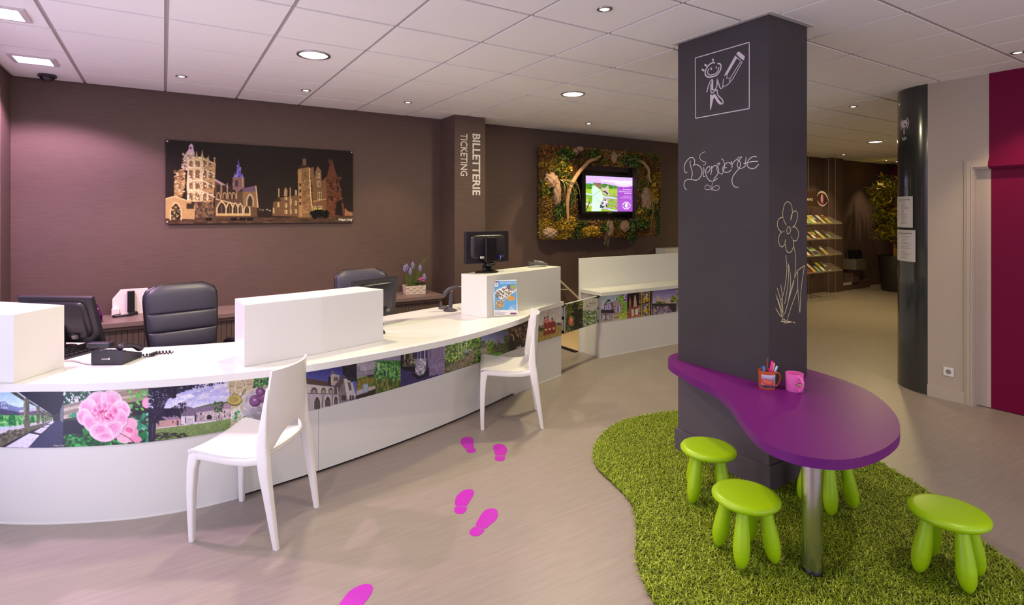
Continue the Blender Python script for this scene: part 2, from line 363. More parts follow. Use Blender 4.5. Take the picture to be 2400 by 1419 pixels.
for (x, y), lb, e, rx, ry in SP: spot_lamp(x, y, lb, e, rx, ry)
for x, y, lb in ((.10, 2.333, 'small recessed spot above the view, left of the chalkboard column spot'), (1.10, 2.333, 'small recessed spot above the view, beside the chalkboard column spot'), (3.1, .55, 'small recessed spot above the view over the turf mat')):
    spot_lamp(x, y, lb, 38 if y > 1 else 62, .28 if y > 1 else 0, 0, 125, col=(1.0, .86, .70))
def flood(x, y, label):
    t = thing('square_flood_lamp', label, 'lamp', (x, y, CH), group='square flood lamps on the left')
    hs = .105
    fr = MB()
    for a, b, c, d in ((-hs-.03, hs+.03, -hs-.02, -hs), (-hs-.03, hs+.03, hs, hs+.02), (-hs-.03, -hs, -hs, hs), (hs, hs+.03, -hs, hs)): fr.b2(a, b, c, d, -.012, 0)
    obj('frame', fr, mat('lamp housing', (205, 196, 200), .4), t)
    obj('lens', MB().b2(-hs, hs, -hs, hs, -.009, -.001), mat('flood lens', (255, 240, 255), .3, emit=(255, 232, 255), es=10), t)
    light('flood_light', 'SPOT', (0, 0, -.03), 150, (1.0, .60, .90), .07, spot=136, blend=.3).parent = t
flood(-.82, 5.40, 'square bright pinkish flood lamp in the ceiling near the security camera')
flood(-.80, 4.22, 'square bright flood lamp cut by the left edge of the photo')
# security domes
def dome(x, y, r, label):
    t = thing('dome_camera', label, 'camera', (x, y, CH))
    obj('housing', MB().lathe([(r*1.0, 0), (r*1.02, -r*.32), (r*.88, -r*.4), (r*.80, -r*.36)], 32), mat('camera housing', (46, 42, 46), .4), t, smooth='auto')
    obj('dome', MB().lathe([(r*.8*math.cos(a), -r*.36-r*.62*math.sin(a)) for a in np.linspace(0, 1.55, 10)], 32), mat('smoked dome', (16, 14, 20), .06, coat=1), t, smooth=True)
    obj('lens', MB().lathe([(r*.3, 0), (r*.3, .01), (r*.15, .012)], 14).xf(TRS((-r*.1, -r*.72, -r*.55), 0, 1.2)), mat('lens glass', (90, 84, 100), .1, .5), t, smooth='auto')
dome(-.815, 5.93, .062, 'black dome security camera on the ceiling at the left')
dome(14.2, 6.02, .09, 'small black dome camera on the ceiling in the far corner')
# ------------------------------------------------------------------ pillar with the ticketing sign
pil = obj('wall_pillar', MB().b2(2.862, 3.27, 5.75, YB, 0, CH+.01), brown, label='brown pillar carrying the white ticketing lettering', **S)
lt = mat('white lettering', (216, 208, 204), .5)
text('lettering', 'BILLETTERIE', (3.096, 5.7485, 2.568), (0, 0, -1), (1, 0, 0), .733, .104, lt, pil, bold=.025)
text('lettering', 'TICKETING', (2.938, 5.7485, 2.556), (0, 0, -1), (1, 0, 0), .497, .090, lt, pil, bold=.008)
obj('far_pillar', MB().b2(11.55, 12.0, 5.98, YB, 0, CH+.01), brown, label='brown pillar far behind the brochure shelves', **S)
# ------------------------------------------------------------------ chalkboard column
X0, X1, Y0, Y1 = 2.955, 3.351, 1.883, 2.546
chalkb = mat('chalkboard paint', (57, 52, 57), .62, noise=(3, .14), bump=(200, .04))
lit_grey = mat('window-lit column grey', (88, 80, 88), .6)  # window light on the lower column is put into this lighter grey
colm = thing('chalkboard_column', 'square black chalkboard column with white chalk drawings rising through the purple table', 'column', ((X0+X1)/2, (Y0+Y1)/2, 0))
obj('shaft', MB().b2(X0, X1, Y0, Y1, .62, CH+.008), chalkb, colm, world=True)
obj('lower_shaft', MB().b2(X0, X1, Y0, Y1, 0, .62), lit_grey, colm, world=True)
pl = MB(); t_ = .016
obj('plinth', MB().b2(X0-t_, X1+t_, Y0-t_, Y1+t_, 0, .155), lit_grey, colm, world=True, bevel=.003)
for a, b, c, d in ((X0-.03, X0, Y0-.03, Y1+.03), (X1, X1+.03, Y0-.03, Y1+.03), (X0, X1, Y0-.03, Y0), (X0, X1, Y1, Y1+.03)):
    obj('ceiling_angle', MB().b2(a, b, c, d, CH-.004, CH+.004), mat('white edge trim', (200, 194, 192), .5), colm, world=True)
chalk = mat('chalk', (226, 220, 222), .9, noise=(300, .12)); vinyl = mat('white vinyl', (212, 200, 214), .6)
NX, NY = (-1, 0, 0), (0, -1, 0)
LF = lambda pts, org, sc: [Xp(org[0]+x/sc, org[1]+y/sc, X0) for x, y in pts]      # zoomed photo pixels -> left face
FF = lambda pts, org, sc: [Yp(org[0]+x/sc, org[1]+y/sc, Y0) for x, y in pts]      # -> front face
def strokes(name, lines, face, org, sc, N, wid, m, label):
    mb = MB()
    for L in lines:
        w_ = wid; P = L
        if isinstance(L, tuple) and isinstance(L[0], (int, float)): w_, P = L
        pts = face(P, org, sc); pts = crom(pts, 6) if len(pts) > 2 else pts
        ribbon(mb, pts, N, w_)
    return obj(name, mb, m, colm, world=True, label=label)
org, sc = (1620, 90), 7.094                # the pictogram
pic = MB()
for a, b in (((70, 328), (968, 65)), ((968, 65), (968, 1168)), ((968, 1168), (75, 1330)), ((75, 1330), (70, 328))): ribbon(pic, LF([a, b], org, sc), NX, .006)
def fillp(mb, pts, face=LF, N=NX, off=.0015):
    P = [p+np.array(N)*off for p in face(pts, org, sc)]; mb.add(P, [tuple(range(len(P)))])
for pts in ([(752, 262), (775, 228), (800, 220), (893, 298), (890, 335), (872, 368), (812, 325)],
            [(735, 285), (772, 318), (607, 596), (543, 630)], [(527, 775), (565, 803), (510, 832)],
            [(318, 940), (330, 925), (350, 950), (385, 925), (405, 930), (425, 965), (470, 1035), (515, 1080), (530, 1078), (515, 1098), (485, 1105), (455, 1085), (420, 1040), (400, 995), (385, 985), (370, 1010), (328, 1190), (315, 1190)],
            [(350, 690), (368, 700), (368, 860), (350, 868), (338, 850), (340, 720)]): fillp(pic, pts)
for w_, L in ((.009, [(397, 412), (370, 403), (320, 425), (265, 485), (238, 550), (240, 610), (285, 645), (340, 640), (410, 620), (455, 580), (490, 520), (498, 460), (480, 425), (440, 418)]),
              (.007, [(305, 500), (280, 540), (280, 585), (320, 610), (400, 590), (445, 545), (462, 480)]), (.011, [(355, 340), (373, 378)]), (.011, [(225, 435), (262, 460)]), (.011, [(180, 515), (222, 542)]),
              (.016, [(328, 512), (345, 498)]), (.016, [(412, 490), (428, 480)]), (.007, [(262, 897), (285, 800), (320, 715), (350, 680), (362, 700)]), (.007, [(330, 760), (330, 880), (355, 910), (390, 880), (432, 858), (445, 940), (510, 1010), (535, 1060), (515, 1098)]),
              (.007, [(435, 645), (432, 790), (400, 850), (368, 862)]), (.007, [(435, 645), (455, 760), (475, 770), (465, 800), (503, 842)]), (.005, [(543, 670), (527, 775)]),
              (.005, [(772, 330), (850, 395), (690, 680), (620, 760), (510, 832)]), (.005, [(825, 385), (650, 665), (590, 665), (603, 600)]), (.005, [(650, 665), (640, 725)])):
    P = LF(L, org, sc); ribbon(pic, crom(P, 5) if len(P) > 5 else P, NX, w_)
obj('pictogram', pic, vinyl, colm, world=True, label='white pictogram of a stick figure holding a big pencil in a thin square frame')
org, sc = (1590, 340), 11.43
strokes('chalk_lettering', [
    (.0046, [(240, 735), (195, 735), (160, 660), (165, 560), (210, 450), (280, 370), (350, 335), (410, 360), (440, 420), (435, 500), (395, 570)]),
    (.0046, [(330, 425), (315, 470), (335, 580), (370, 700), (375, 800), (345, 910)]),
    (.0046, [(415, 535), (500, 530), (580, 575), (635, 680), (620, 800), (560, 900), (480, 945), (380, 930), (270, 920), (190, 960), (155, 1050), (170, 1140), (225, 1205)]),
    (.0030, [(722, 180), (640, 215), (580, 280), (580, 360), (640, 430), (725, 460), (740, 490), (710, 535), (665, 540)]),
    (.0046, [(680, 600), (690, 700), (665, 800), (685, 845), (715, 840)]),
    (.0046, [(775, 750), (840, 680), (850, 600), (815, 580), (765, 620), (735, 700), (745, 800), (790, 900), (860, 965), (940, 965), (1000, 935), (1050, 890)]),
    (.0046, [(890, 560), (895, 680), (870, 800)]), (.0046, [(900, 620), (960, 560), (1020, 560), (1070, 620), (1080, 690), (1040, 800), (945, 930)]),
    (.0038, [(1035, 515), (1120, 485), (1050, 580), (1035, 650), (1070, 720), (1165, 785), (1210, 690), (1245, 590), (1230, 480), (1195, 395), (1155, 380)]),
    (.0046, [(1410, 520), (1380, 480), (1320, 470), (1250, 530), (1195, 610), (1195, 680), (1240, 725), (1310, 735), (1370, 710), (1430, 660)]), (.0038, [(1190, 625), (1300, 605)]),
    (.0046, [(1415, 440), (1440, 510), (1440, 620)]), (.0046, [(1450, 510), (1510, 430), (1570, 395), (1640, 430), (1670, 510), (1640, 610), (1560, 710), (1480, 820), (1440, 930), (1450, 1030), (1500, 1110), (1560, 1135), (1610, 1130)]),
    (.0038, [(1580, 355), (1700, 320), (1620, 420), (1580, 520), (1600, 600), (1660, 635), (1720, 615), (1780, 575)]),
    (.0038, [(1820, 315), (1800, 480), (1785, 600)]), (.0046, [(1750, 495), (1850, 480), (1980, 445), (2135, 440)]),
    (.0046, [(2105, 325), (2030, 305), (1940, 350), (1870, 430), (1845, 520), (1880, 600), (1970, 635), (2060, 615), (2160, 515)]),
    (.0030, [(930, 1010), (900, 1090), (920, 1180), (980, 1215), (1050, 1210), (1100, 1160), (1080, 1100), (1020, 1090), (930, 1140), (840, 1190), (750, 1195), (715, 1150), (740, 1085), (800, 1080), (870, 1140), (910, 1230)])],
    LF, org, sc, NX, .005, chalk, 'white chalk word Bienvenue in looping handwriting')
org, sc = (1800, 460), 4.58
strokes('chalk_flower', [[(195, 315), (165, 250), (155, 180), (175, 90), (210, 60), (245, 90), (258, 150), (255, 210), (240, 265)], [(240, 265), (250, 200), (285, 158), (312, 180), (312, 240), (285, 310), (245, 345)],
    [(245, 345), (285, 330), (318, 370), (325, 420), (300, 480), (265, 470), (235, 415)], [(235, 415), (268, 480), (272, 530), (250, 590), (220, 607), (195, 580), (180, 500), (188, 455)],
    [(188, 455), (178, 510), (150, 545), (120, 520), (112, 460), (130, 400), (185, 370)], [(185, 370), (150, 385), (115, 360), (98, 310), (110, 250), (150, 228), (165, 245)],
    [(215, 330), (200, 360), (205, 400), (225, 400), (240, 370), (232, 335), (215, 330)], [(272, 530), (290, 620), (292, 720), (278, 900), (230, 1080), (175, 1270)], [(188, 635), (200, 760), (190, 900), (165, 1040), (135, 1120)],
    [(215, 720), (237, 850), (235, 1000), (210, 1140)], [(215, 720), (218, 850), (205, 1000), (175, 1160)], [(310, 800), (250, 980), (215, 1130)], [(313, 800), (390, 745)], [(390, 745), (355, 980), (340, 1250)], [(315, 810), (318, 1000), (338, 1250)],
    [(315, 1005), (250, 1180), (200, 1340)], [(135, 950), (150, 1080), (160, 1310)], [(95, 985), (140, 1150), (155, 1310)], [(72, 1030), (120, 1180), (155, 1340)], [(72, 1030), (135, 1200), (165, 1330)], [(80, 1205), (125, 1275), (200, 1350)], [(135, 1345), (220, 1345), (290, 1362)], [(165, 1362), (270, 1352)]],
    FF, org, sc, NY, .0045, mat('yellow chalk', (196, 186, 150), .9), 'chalk drawing of a flower with tall grass')
# ------------------------------------------------------------------ rounded dark column at the end of the right wall
RC, RR = (6.098, YH), .358
dark_gl = mat('dark gloss laminate', (44, 48, 50), .16, coat=.6)
rc = thing('rounded_column', 'glossy dark rounded column with wifi sign and two posted papers', 'column', (RC[0], RC[1], 0))
obj('shell', MB().prism([(RC[0]+RR*math.cos(a), RC[1]+RR*math.sin(a)) for a in np.linspace(0, math.pi, 65)], 0, CH+.008), dark_gl, rc, world=True, smooth='auto')
def cyl_hit(u, v, off=.0015):
    r = ray(u, v); R = RR+off; a = r[0]**2+r[1]**2; b = -2*(r[0]*RC[0]+r[1]*RC[1]); c = RC[0]**2+RC[1]**2-R*R; D = b*b-4*a*c
    t = (-b-math.sqrt(max(D, 0)))/(2*a); return r*t+np.array([0, 0, HC])
wz, ws = (2090, 260), 17.74
wf = MB()
def cstroke(L, w_):
    P = crom([cyl_hit(wz[0]+x/ws, wz[1]+y/ws) for x, y in L], 4)
    for i in range(len(P)-1):
        n = (P[i]-np.array([RC[0], RC[1], P[i][2]])); n /= np.linalg.norm(n); ribbon(wf, [P[i], P[i+1]], n, w_, 0)
for L in ([(625, 295), (680, 380), (700, 500), (680, 640), (620, 735)], [(580, 365), (630, 450), (640, 560), (580, 685)], [(420, 360), (365, 480), (362, 620), (420, 785)], [(455, 400), (405, 490), (400, 600), (455, 720)]): cstroke(L, .009)
cstroke([(515, 600), (513, 800), (513, 975)], .014)
c_ = cyl_hit(wz[0]+515/ws, wz[1]+540/ws); ang = math.atan2(c_[1]-RC[1], c_[0]-RC[0])
wf.add([(RC[0]+(RR+.0015)*math.cos(ang+.046/RR*math.cos(a)), RC[1]+(RR+.0015)*math.sin(ang+.046/RR*math.cos(a)), c_[2]+.034*math.sin(a)) for a in np.linspace(0, 6.283, 25)[:-1]], [tuple(range(24))])
obj('wifi_symbol', wf, vinyl, rc, world=True, label='pale wireless antenna symbol')
me = text_mesh('WiFi', .02); n = len(me.vertices); c = np.empty(n*3); me.vertices.foreach_get('co', c); c = c.reshape(-1, 3); lo, hi = c.min(0), c.max(0)
pa, pb = cyl_hit(2113.5, 328), cyl_hit(2124.2, 325); a0, a1 = (math.atan2(p[1]-RC[1], p[0]-RC[0]) for p in (pa, pb))
aa = a0+(a1-a0)*(c[:, 0]-lo[0])/(hi[0]-lo[0]); zz = 2.52*0+pa[2]-.012+(c[:, 1]-lo[1])/(hi[1]-lo[1])*.032
me.vertices.foreach_set('co', np.stack([RC[0]+(RR+.0015)*np.cos(aa), RC[1]+(RR+.0015)*np.sin(aa), zz], 1).ravel()); obj('lettering', me, vinyl, rc, world=True)
def paper(u0, v0, u1, v1, seed, label):
    pts = []; A, B = cyl_hit(u0, v0), cyl_hit(u1, v0)
    a0, a1 = (math.atan2(p[1]-RC[1], p[0]-RC[0]) for p in (A, B))
    zt = cyl_hit(u1, v0)[2]; zb = cyl_hit(u1, v1)[2]; nw, nh = 60, 110; P = np.zeros((nh, nw, 3))
    for i, t in enumerate(np.linspace(0, 1, nh)):
        for j, s in enumerate(np.linspace(0, 1, nw)):
            a = a0+(a1-a0)*s; R = RR+.003+.006*s**4; P[i, j] = (RC[0]+R*math.cos(a), RC[1]+R*math.sin(a), zt+(zb-zt)*t)
    pt = Paint((0, 0), (60, 110), 4, 1.0, (206, 200, 208), seed); r = pt.r
    pt.line((120, 110, 130), [(40, 30), (70, 24), (100, 34), (130, 22), (160, 30), (200, 26)], 3); pt.rect((70, 66, 78), 30, 44, 210, 52); pt.rect((120, 116, 126), 70, 64, 150, 68)
    for k in range(30):
        y = 86+k*11
        if r.rand() < .75: pt.rect((120, 116, 126), 22, y, 22+r.uniform(18, 52), y+3)
        if r.rand() < .8: pt.rect((95, 90, 100), 92, y, 92+r.uniform(30, 110), y+3)
    pt.blur(1); su, sv = np.meshgrid(np.linspace(0, 59, nw), np.linspace(0, 109, nh))
    print_grid('posted_paper', P, pt, PRINT(), None, 1.0, uv=(su.ravel(), sv.ravel()), label=label)
def paper_thing(u0, v0, u1, v1, seed, label):
    before = set(bpy.data.objects); paper(u0, v0, u1, v1, seed, label)
    for o in set(bpy.data.objects)-before: o['category'] = 'paper'; o['group'] = 'papers on the rounded column'
paper_thing(2103.6, 460, 2141, 534, 3, 'upper sheet of printed white paper stuck on the rounded dark column')
paper_thing(2103.6, 540, 2147, 615, 5, 'lower sheet of printed white paper stuck on the rounded dark column')
# ------------------------------------------------------------------ painted photographs (coordinates are pixels of zoomed crops of the photo)
def foliage(p, cols, x0, y0, x1, y1, n, r0=6, r1=20, keep=None): return p.dots(cols, x0, y0, x1, y1, n, r0, r1, .55, None, keep)
def arch(p, c, x, y0, y1, w_):           # pointed window: apex y0, sill y1
    h = min((y1-y0)*.45, w_*1.1); pts = [(x-w_/2, y1), (x-w_/2, y0+h)]+[(x-w_/2+w_/2*t, y0+h*(1-t)**1.8) for t in (.3, .6, 1)]
    p.poly(c, pts+[(2*x-a, b) for a, b in pts[::-1]])
def pic_A():                             # cloister and rose
    p = Paint((0, 890), (360, 170), 6.667, .4, (190, 215, 245), 11)
    p.vgrad((150, 195, 245), (215, 235, 255), 0, 0, 420, 460)
    p.poly((120, 130, 175), [(0, 350), (80, 340), (130, 390), (300, 440), (380, 430), (380, 560), (0, 560)]); p.poly((170, 180, 215), [(10, 370), (80, 350), (130, 400), (120, 460), (30, 450)])
    for x in (40, 75, 105): p.rect((70, 75, 110), x, 385, x+16, 430)
    p.poly((75, 70, 105), [(0, 460), (300, 510), (300, 600), (0, 580)]); p.poly((200, 195, 215), [(300, 480), (640, 430), (800, 560), (800, 640), (300, 600)])
    p.poly((110, 90, 120), [(300, 520), (640, 480), (800, 560), (300, 560)])
    p.poly((120, 190, 110), [(0, 560), (820, 560), (820, 640), (400, 720), (0, 740)]); foliage(p, [(90, 170, 90), (150, 215, 130), (60, 140, 80)], 0, 600, 560, 720, 160, 10, 34)
    for x, y, w_, h in ((190, 610, 62, 100), (15, 590, 40, 60), (505, 610, 36, 62)): p.poly((30, 110, 55), [(x-w_, y+h), (x-w_*.7, y-h*.3), (x, y-h), (x+w_*.7, y-h*.3), (x+w_, y+h)]); foliage(p, [(60, 160, 80), (25, 90, 50)], x-w_*.6, y-h*.6, x+w_*.5, y+h*.9, 40, 6, 14)
    p.poly((215, 205, 220), [(0, 780), (380, 700), (820, 630), (820, 655), (440, 740), (0, 850)]); p.poly((105, 100, 85), [(0, 850), (440, 740), (820, 650), (500, 800), (100, 1010), (0, 1060)])
    p.dots([(80, 78, 66), (135, 128, 108), (70, 66, 62)], 0, 780, 520, 1000, 240, 10, 26, .4, -.35, lambda x, y: y > 1000-(x)*.5-130 and y < 1040-x*.5)
    p.poly((40, 38, 50), [(0, 1060), (500, 800), (860, 640), (1005, 650), (1005, 1070), (0, 1070)])
    p.poly((62, 62, 98), [(440, 1070), (860, 650), (1005, 655), (1005, 1070)])
    for q in ([(80, 1060), (460, 840), (620, 870), (440, 1068)], [(525, 820), (650, 750), (745, 757), (640, 848)], [(665, 745), (735, 710), (790, 715), (740, 752)], [(745, 700), (800, 660), (855, 655), (800, 705)]): p.poly((226, 218, 236), q)
    p.poly((30, 28, 52), [(130, 184), (1005, 184), (1005, 360), (960, 520), (820, 560), (720, 490), (600, 410), (410, 290)])
    p.poly((66, 66, 62), [(130, 184), (250, 184), (430, 310), (600, 420), (830, 570), (820, 600), (600, 440), (380, 340)]); p.line((215, 215, 225), [(260, 190), (400, 290)], 22); p.line((200, 200, 210), [(450, 320), (580, 410), (700, 490)], 12)
    p.poly((55, 55, 60), [(820, 560), (940, 520), (945, 640), (830, 650)]); p.poly((120, 118, 140), [(940, 480), (1005, 330), (1005, 690), (940, 640)])
    for x, w_, y0, y1 in ((415, 84, 300, 735), (592, 56, 415, 690), (670, 40, 480, 680), (712, 28, 500, 665), (745, 22, 520, 655), (775, 18, 540, 650), (800, 14, 550, 645)):
        p.rect((92, 92, 78), x-w_/2, y0, x+w_/2, y1); p.rect((150, 150, 128), x-w_/2, y0, x-w_/4, y1); p.dots([(70, 70, 60), (130, 128, 108)], x-w_/2, y0, x+w_/2, y1, int(w_), 3, 10)
    p.poly((110, 105, 90), [(360, 640), (470, 640), (470, 740), (430, 790), (380, 740)])
    # rose
    p.rect((60, 70, 60), 1005, 120, 2325, 1075)
    foliage(p, [(25, 80, 60), (60, 120, 90), (230, 225, 240), (20, 60, 50)], 1005, 150, 1400, 420, 190, 14, 40)
    for k, y in enumerate((230, 290, 350, 410)): p.poly(((190, 170, 150), (160, 140, 122))[k % 2], [(1700, y-60), (2325, y-150), (2325, y-90), (1700, y)]); p.line((70, 60, 55), [(1700, y), (2325, y-90)], 10)
    for k, y in enumerate((400, 450, 500, 560)): p.poly(((150, 135, 128), (200, 188, 175))[k % 2], [(1005, y), (1300, y-70), (1300, y), (1005, y+60)])
    p.rect((38, 34, 56), 1005, 640, 1300, 850); p.rect((50, 62, 52), 1005, 850, 2325, 1075); p.rect((44, 40, 48), 1960, 430, 2325, 560)
    p.rect((110, 130, 130), 1120, 850, 1165, 1040)
    foliage(p, [(40, 140, 60), (70, 180, 90), (20, 90, 50), (30, 110, 60)], 1005, 860, 2325, 1060, 150, 16, 46); foliage(p, [(80, 190, 90), (120, 200, 90)], 1880, 150, 2325, 480, 34, 16, 40)
    foliage(p, [(60, 150, 120), (110, 190, 160), (40, 120, 90)], 2000, 500, 2325, 960, 60, 18, 52)
    p.poly((40, 130, 60), [(1280, 780), (1440, 700), (1470, 800), (1310, 880)]); p.poly((60, 150, 110), [(1045, 580), (1190, 500), (1200, 600)])
    p.poly((50, 140, 110), [(2060, 760), (2190, 620), (2210, 780)]); p.poly((40, 120, 70), [(2110, 900), (2290, 780), (2300, 920), (2200, 940)])
    for c, x, y, rx, ry, a in (((240, 160, 195), 1990, 830, 170, 150, .4), ((245, 175, 205), 2040, 700, 110, 100, -.3), ((250, 190, 215), 1940, 900, 120, 100, .2), ((225, 110, 165), 2020, 790, 60, 40, .3), ((240, 150, 190), 2120, 930, 90, 60, .2), ((245, 165, 205), 2290, 370, 70, 80, 0)): p.ell(c, x, y, rx, ry, a)
    for c, x, y, rx, ry, a in (((246, 196, 224), 1600, 520, 330, 250, .1), ((244, 190, 222), 1640, 790, 210, 140, .1)): p.ell(c, x, y, rx, ry, a)
    RP = [(1520, 320, 190, 130, -.35), (1740, 310, 170, 140, .3), (1370, 440, 150, 130, -1.0), (1890, 470, 150, 140, .9), (1310, 580, 130, 110, -1.5), (1880, 610, 150, 110, 1.6), (1420, 690, 170, 110, -2.2), (1750, 790, 190, 130, 2.6), (1580, 830, 190, 130, 3.4), (1640, 900, 150, 70, 3.1)]
    for x, y, rx, ry, a in RP: p.ell((214, 140, 184), x+8, y+10, rx, ry, a); p.petal((250, 214, 234), (236, 150, 202), x, y, rx, ry, a)
    for k in range(11): a = k*.571+.3; p.petal((248, 190, 220), (222, 100, 170), 1640+150*math.cos(a), 520+112*math.sin(a), 96, 62, a+1.57, 5)
    for k in range(9): a = k*.7+1; p.petal((246, 176, 208), (206, 66, 140), 1640+86*math.cos(a), 545+62*math.sin(a), 60, 36, a+1.2, 5)
    p.dots([(190, 40, 110), (232, 130, 180), (246, 190, 214)], 1570, 490, 1730, 620, 26, 12, 30, .4)
    p.line((90, 40, 50), [(1870, 840), (1990, 900), (2100, 985)], 9)
    return p.grain(5).blur(2)
def pic_B():                             # farm under a tree; jars and plums
    p = Paint((340, 870), (360, 170), 6.667, .4, (40, 34, 60), 12)
    p.vgrad((150, 150, 215), (215, 215, 245), 60, 120, 1335, 580); p.dots([(214, 214, 240), (226, 226, 248), (178, 180, 228), (200, 200, 236)], 100, 160, 1335, 540, 130, 26, 120, .3, -.2)
    p.poly((70, 100, 60), [(760, 580), (1000, 520), (1335, 470), (1335, 560), (760, 610)])
    p.poly((120, 104, 130), [(540, 610), (640, 545), (760, 580), (1150, 520), (1335, 495), (1335, 590), (1200, 600), (800, 655), (780, 700), (560, 710)])
    p.poly((150, 124, 150), [(250, 720), (480, 680), (560, 755), (340, 775)]); p.poly((160, 132, 150), [(1200, 520), (1335, 495), (1335, 575), (1200, 600)])
    p.poly((196, 180, 188), [(800, 655), (1190, 600), (1335, 585), (1335, 745), (800, 785)]); p.dots([(170, 150, 160), (210, 196, 200)], 810, 640, 1330, 760, 140, 6, 16)
    p.poly((220, 210, 222), [(560, 710), (775, 700), (775, 820), (560, 840)]); p.poly((190, 150, 150), [(170, 780), (355, 770), (355, 880), (170, 890)]); p.poly((206, 160, 156), [(355, 770), (555, 752), (555, 850), (355, 880)])
    p.ell((30, 24, 38), 1003, 720, 37, 36); p.rect((30, 24, 38), 966, 720, 1040, 758)
    for x, y, w_, h in ((865, 655, 12, 40), (880, 655, 10, 38), (815, 700, 12, 50), (870, 740, 10, 30), (1150, 695, 20, 40), (1245, 690, 22, 36), (1240, 625, 20, 36), (1325, 670, 14, 44), (635, 720, 16, 100), (510, 770, 30, 80), (435, 775, 14, 40), (210, 805, 22, 44), (912, 725, 8, 16), (1045, 645, 10, 16)): p.rect((74, 60, 84), x-w_/2, y, x+w_/2, y+h)
    p.poly((214, 206, 214), [(170, 890), (560, 850), (800, 790), (1335, 750), (1335, 800), (170, 910)])
    p.poly((120, 150, 90), [(150, 910), (900, 820), (1335, 745), (1335, 1000), (150, 1090)]); p.dots([(150, 165, 100), (96, 120, 70), (140, 130, 90), (110, 140, 80)], 150, 820, 1335, 1070, 700, 6, 22, .25, -.12, lambda x, y: y > 910-(x-150)*.13)
    p.dots([(60, 60, 50), (50, 44, 54)], 160, 960, 640, 1070, 90, 10, 40, .25, -.12)
    p.line((60, 80, 50), [(1160, 640), (1160, 790)], 8); foliage(p, [(50, 76, 44), (90, 120, 70), (40, 60, 40)], 1080, 480, 1220, 640, 90, 8, 20)
    for x in (670, 735, 705, 1120, 1195): p.line((90, 80, 90), [(x, 750 if x < 800 else 700), (x, 855 if x < 800 else 810)], 5)
    p.line((90, 80, 90), [(665, 755), (740, 750)], 5)
    p.poly((46, 38, 66), [(70, 1090), (70, 760), (130, 600), (150, 260), (270, 260), (330, 480), (290, 600), (170, 780), (160, 1075)]); p.line((70, 60, 84), [(250, 560), (420, 330)], 44); p.line((80, 70, 92), [(110, 1060), (120, 800), (200, 620), (240, 300)], 14)
    leaf = [(34, 24, 50), (46, 36, 66), (26, 20, 40)]
    p.dots(leaf, 60, 250, 480, 420, 420, 8, 24, .6); p.dots(leaf, 330, 190, 760, 380, 360, 8, 22, .6, None, lambda x, y: y < 400-(x-330)*.3)
    p.dots(leaf, 700, 170, 1220, 300, 180, 6, 18, .6, None, lambda x, y: y < 300-(x-700)*.22); p.dots(leaf, 280, 500, 640, 720, 230, 8, 20, .5, None, lambda x, y: abs(y-720+(x-280)*.5) < 80); p.dots(leaf, 60, 400, 210, 820, 180, 8, 20, .6)
    p.dots([(170, 175, 220)], 70, 300, 420, 560, 60, 3, 8)
    # jars, fruit
    p.rect((190, 182, 150), 1335, 100, 2400, 1040); p.dots([(205, 195, 160), (160, 145, 110), (220, 212, 185), (120, 110, 85)], 1335, 130, 1750, 400, 200, 8, 30)
    for x, y in ((1360, 230), (1470, 250), (1630, 200)): p.ell((214, 204, 172), x, y, 75, 110); p.ell((196, 184, 150), x, y+10, 60, 90); p.line((110, 90, 60), [(x-40, y+20), (x-20, y), (x, y+26), (x+20, y), (x+45, y+10)], 7)
    foliage(p, [(40, 120, 60), (90, 170, 90), (20, 50, 40)], 1700, 110, 1960, 290, 80, 12, 36)
    p.ell((110, 100, 50), 1400, 460, 120, 90); p.ell((196, 184, 100), 1395, 450, 110, 74); p.ell((160, 148, 70), 1390, 445, 80, 52); p.poly((226, 222, 214), [(1335, 620), (1480, 550), (1500, 650), (1335, 760)])
    for k in range(5): p.line((130, 124, 130), [(1345, 650+k*22), (1470, 590+k*22)], 4)
    p.poly((190, 186, 196), [(1540, 400), (1700, 290), (2000, 240), (2080, 760), (1760, 780), (1530, 700)]); p.dots([(206, 202, 206), (176, 172, 186)], 1540, 320, 2000, 760, 60, 30, 80)
    p.line((214, 204, 176), [(1400, 620), (1540, 480), (1600, 320), (1760, 260)], 22)
    foliage(p, [(40, 130, 60), (90, 180, 100), (220, 220, 220)], 1340, 640, 1560, 780, 40, 10, 30)
    for x, y, r in ((1720, 470, 92), (1850, 400, 100), (1800, 330, 70), (1930, 520, 90), (2050, 460, 90)): p.ell((96, 50, 96), x, y, r); p.ell((136, 84, 140), x-r*.15, y-r*.1, r*.75); p.ell((200, 170, 210), x-r*.1, y-r*.2, r*.22)
    return p.grain(5).blur(2)
